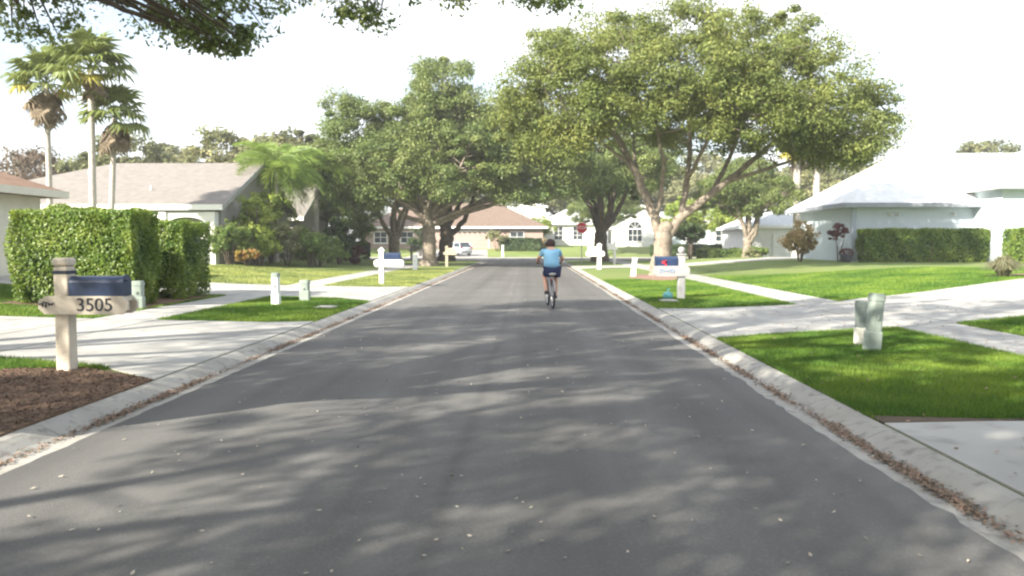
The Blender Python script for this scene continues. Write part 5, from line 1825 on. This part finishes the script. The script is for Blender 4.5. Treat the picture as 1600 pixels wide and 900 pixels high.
# hands: palm and five fingers closed round each grip
for sx in (-1, 1):
    gx, gy, gzz = sx * .285, .822, 1.10
    pts_, ed, rd = [(gx, gy - .055, gzz + .035), (gx, gy - .01, gzz + .034)], [(0, 1)], [.026, .024]
    for i, (o_, l) in enumerate(((-.034, .9), (-.012, 1.0), (.011, .96), (.032, .82))):
        b0 = len(pts_)
        pts_ += [(gx + sx * o_, gy + .012, gzz + .032), (gx + sx * o_, gy + .036 * l, gzz + .014), (gx + sx * o_, gy + .026 * l, gzz - .020), (gx + sx * o_, gy + .002, gzz - .026)]
        ed += [(1, b0), (b0, b0 + 1), (b0 + 1, b0 + 2), (b0 + 2, b0 + 3)]
        rd += [.0095, .009, .0085, .008]
    b0 = len(pts_)
    pts_ += [(gx - sx * .040, gy - .025, gzz + .018), (gx - sx * .048, gy - .004, gzz - .012), (gx - sx * .034, gy + .014, gzz - .024)]
    ed += [(0, b0), (b0, b0 + 1), (b0 + 1, b0 + 2)]
    rd += [.011, .010, .009]
    skin("hand", pts_, ed, rd, M_SKIN, 0, 1, parent=body)

# ------------------------------------------------------------------ grass blades, fallen leaves
rng = np.random.default_rng(123)


def grid_gz(P):
    return np.array([gz(a, b) for a, b in P])


def lawn(poly, dens, hgt, wid, edge_bias=0.0):
    x0, x1 = min(p[0] for p in poly), max(p[0] for p in poly)
    y0, y1 = min(p[1] for p in poly), max(p[1] for p in poly)
    n = int((x1 - x0) * (y1 - y0) * dens)
    P = np.stack([rng.uniform(x0, x1, n), rng.uniform(y0, y1, n)], 1)
    keep = in_poly(P, poly)
    for s in SLABS:
        keep &= ~in_poly(P, s)
    P = P[keep]
    n = len(P)
    Z = grid_gz(P) - 0.005
    B = np.stack([P[:, 0], P[:, 1], Z], 1)
    az = rng.uniform(0, 2 * math.pi, n)
    s = np.stack([np.cos(az), np.sin(az), np.zeros(n)], 1) * wid
    h_ = hgt * rng.uniform(0.6, 1.35, n)
    lean = rng.normal(0, 0.45, (n, 2)) * h_[:, None]
    T = B + np.stack([lean[:, 0], lean[:, 1], h_], 1)
    return np.stack([B - s, B + s, T], 1)


parts_ = [lawn([(KBR, 6.72), (SWR0, 6.72), (SWR0, 13.75), (4.2, 13.2), (KBR, 12.7)], 5200, 0.055, 0.006),
          lawn([(KBL, 15.3), (-5.0, 14.97), (SWL1, 14.93), (SWL1, 21.6), (-5.2, 21.4), (KBL, 20.6)], 2600, 0.055, 0.009),
          lawn([(KBR, 18.5), (4.0, 18.25), (SWR0, 18.9), (SWR0, 33), (KBR, 33)], 1300, 0.055, 0.012),
          lawn([(SWR1, 14.3), (10.2, 15.6), (14, 17), (14, 9), (SWR1, 9)], 2400, 0.055, 0.009),
          lawn([(SWR1, 19.6), (8.4, 20.4), (14.6, 24.0), (21, 26.5), (24, 32), (SWR1, 34)], 800, 0.06, 0.015),
          lawn([(-5.0, 9.35), (-5.2, 9.5), (SWL1, 10.08), (SWL1, 8.0), (-5.3, 9.2)], 5000, 0.06, 0.006),
          lawn([(SWL0, 14.95), (-16, 14.95), (-16, 21.6), (SWL0, 21.6)], 1700, 0.06, 0.011),
          lawn([(KBL, 27.7), (-5.2, 27.15), (SWL1, 27.05), (SWL1, 45), (KBL, 45)], 700, 0.055, 0.018),
          lawn([(SWL0, 27.05), (-15, 27.25), (-15, 40), (SWL0, 40)], 450, 0.06, 0.022)]
for A, m_, label in ((np.concatenate(parts_[:7]), M_GRASS, "short mown green grass on the nearer verges and lawns"), (np.concatenate(parts_[7:]), M_GRASSLIT, "paler mown grass on the farther left verge and lawn")):
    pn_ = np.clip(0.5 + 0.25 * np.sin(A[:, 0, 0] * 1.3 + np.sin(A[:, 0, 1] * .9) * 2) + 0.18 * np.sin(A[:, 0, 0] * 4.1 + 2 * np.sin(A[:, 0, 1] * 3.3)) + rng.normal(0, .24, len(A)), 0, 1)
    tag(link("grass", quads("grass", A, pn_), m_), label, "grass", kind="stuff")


def litter(name, label, XY, Z, size, m):
    n = len(XY)
    P = np.stack([XY[:, 0], XY[:, 1], Z + 0.008 + rng.random(n) * 0.010], 1)
    N = np.tile([0, 0, 1.0], (n, 1))
    me_ = quads(name, leaf_quads(rng, P, N, size, 0.5, 0.28), rng.random(n))
    tag(link(name, me_, m), label, "leaves", kind="stuff")


n = 950
yy = 2.5 + 40 * rng.random(n) ** 1.3
litter("fallen_leaves", "pale fallen leaves scattered over the asphalt", np.stack([rng.uniform(XL + .1, XR - .1, n), yy], 1), np.full(n, 0.006), 0.034, M_PALELIT)
xy, zz = [], []
for sgn, e in ((-1, XL), (1, XR)):
    for _ in range(26000 if sgn < 0 else 24000):
        y = 2.5 + 60 * rng.random() ** 1.6
        if rng.random() > 0.55 + 0.40 * math.sin(y * 1.1 + math.sin(y * 2.7) * 1.5 + sgn):
            continue
        o = abs(rng.normal(0, .034)) * (1 if rng.random() < .6 else -1) + 0.22
        xy.append((e + sgn * o, y))
        zz.append(np.interp(o, [q[0] for q in KPROF[1:8]], [q[1] for q in KPROF[1:8]]))
litter("fallen_leaves", "brown fallen leaves gathered in both gutters", np.array(xy), np.array(zz) + 0.003, 0.036, M_LITTER)
n = 14000
P = np.stack([rng.uniform(-7.1, KBL, n), rng.uniform(4.5, 9.4, n)], 1)
P = P[in_poly(P, [(KBL - 0.012, 2.0), (KBL - 0.012, 8.68), (-4.7, 9.0), (-5.3, 9.3), (-6.0, 9.15), (-6.6, 8.75), (-7.05, 8.4), (-7.05, 2.0)])]
litter("mulch_chips", "bark chips and dead leaves on the mailbox's mulch bed", P, grid_gz(P) + 0.02, 0.04, mat("bark_chip", (0.075, 0.048, 0.033), 0.9, scale=20, color2=(0.17, 0.115, 0.08), tint=0.4))
n = 900
P = np.stack([rng.uniform(KBR, 9, n), rng.uniform(3, 20, n)], 1)
litter("fallen_leaves", "few dried leaves on the right driveway and lawn", P, grid_gz(P) + 0.02, 0.05, M_LITTER)

# ------------------------------------------------------------------ hazy afternoon air
hz = MB().box(-715, 715, -315, 1415, -1.2, 18.5).build("haze", None)
mh = bpy.data.materials.new("haze_air")
mh.use_nodes = True
mh.node_tree.nodes.clear()
ho = mh.node_tree.nodes.new("ShaderNodeOutputMaterial")
hv = mh.node_tree.nodes.new("ShaderNodeVolumePrincipled")
hv.inputs['Color'].default_value = (0.95, 0.96, 1.0, 1.0)
hv.inputs['Density'].default_value = 0.0008
mh.node_tree.links.new(hv.outputs[0], ho.inputs['Volume'])
hz.data.materials.append(mh)
tag(hz, "thin pale haze in the air over the whole street", "haze", kind="stuff")
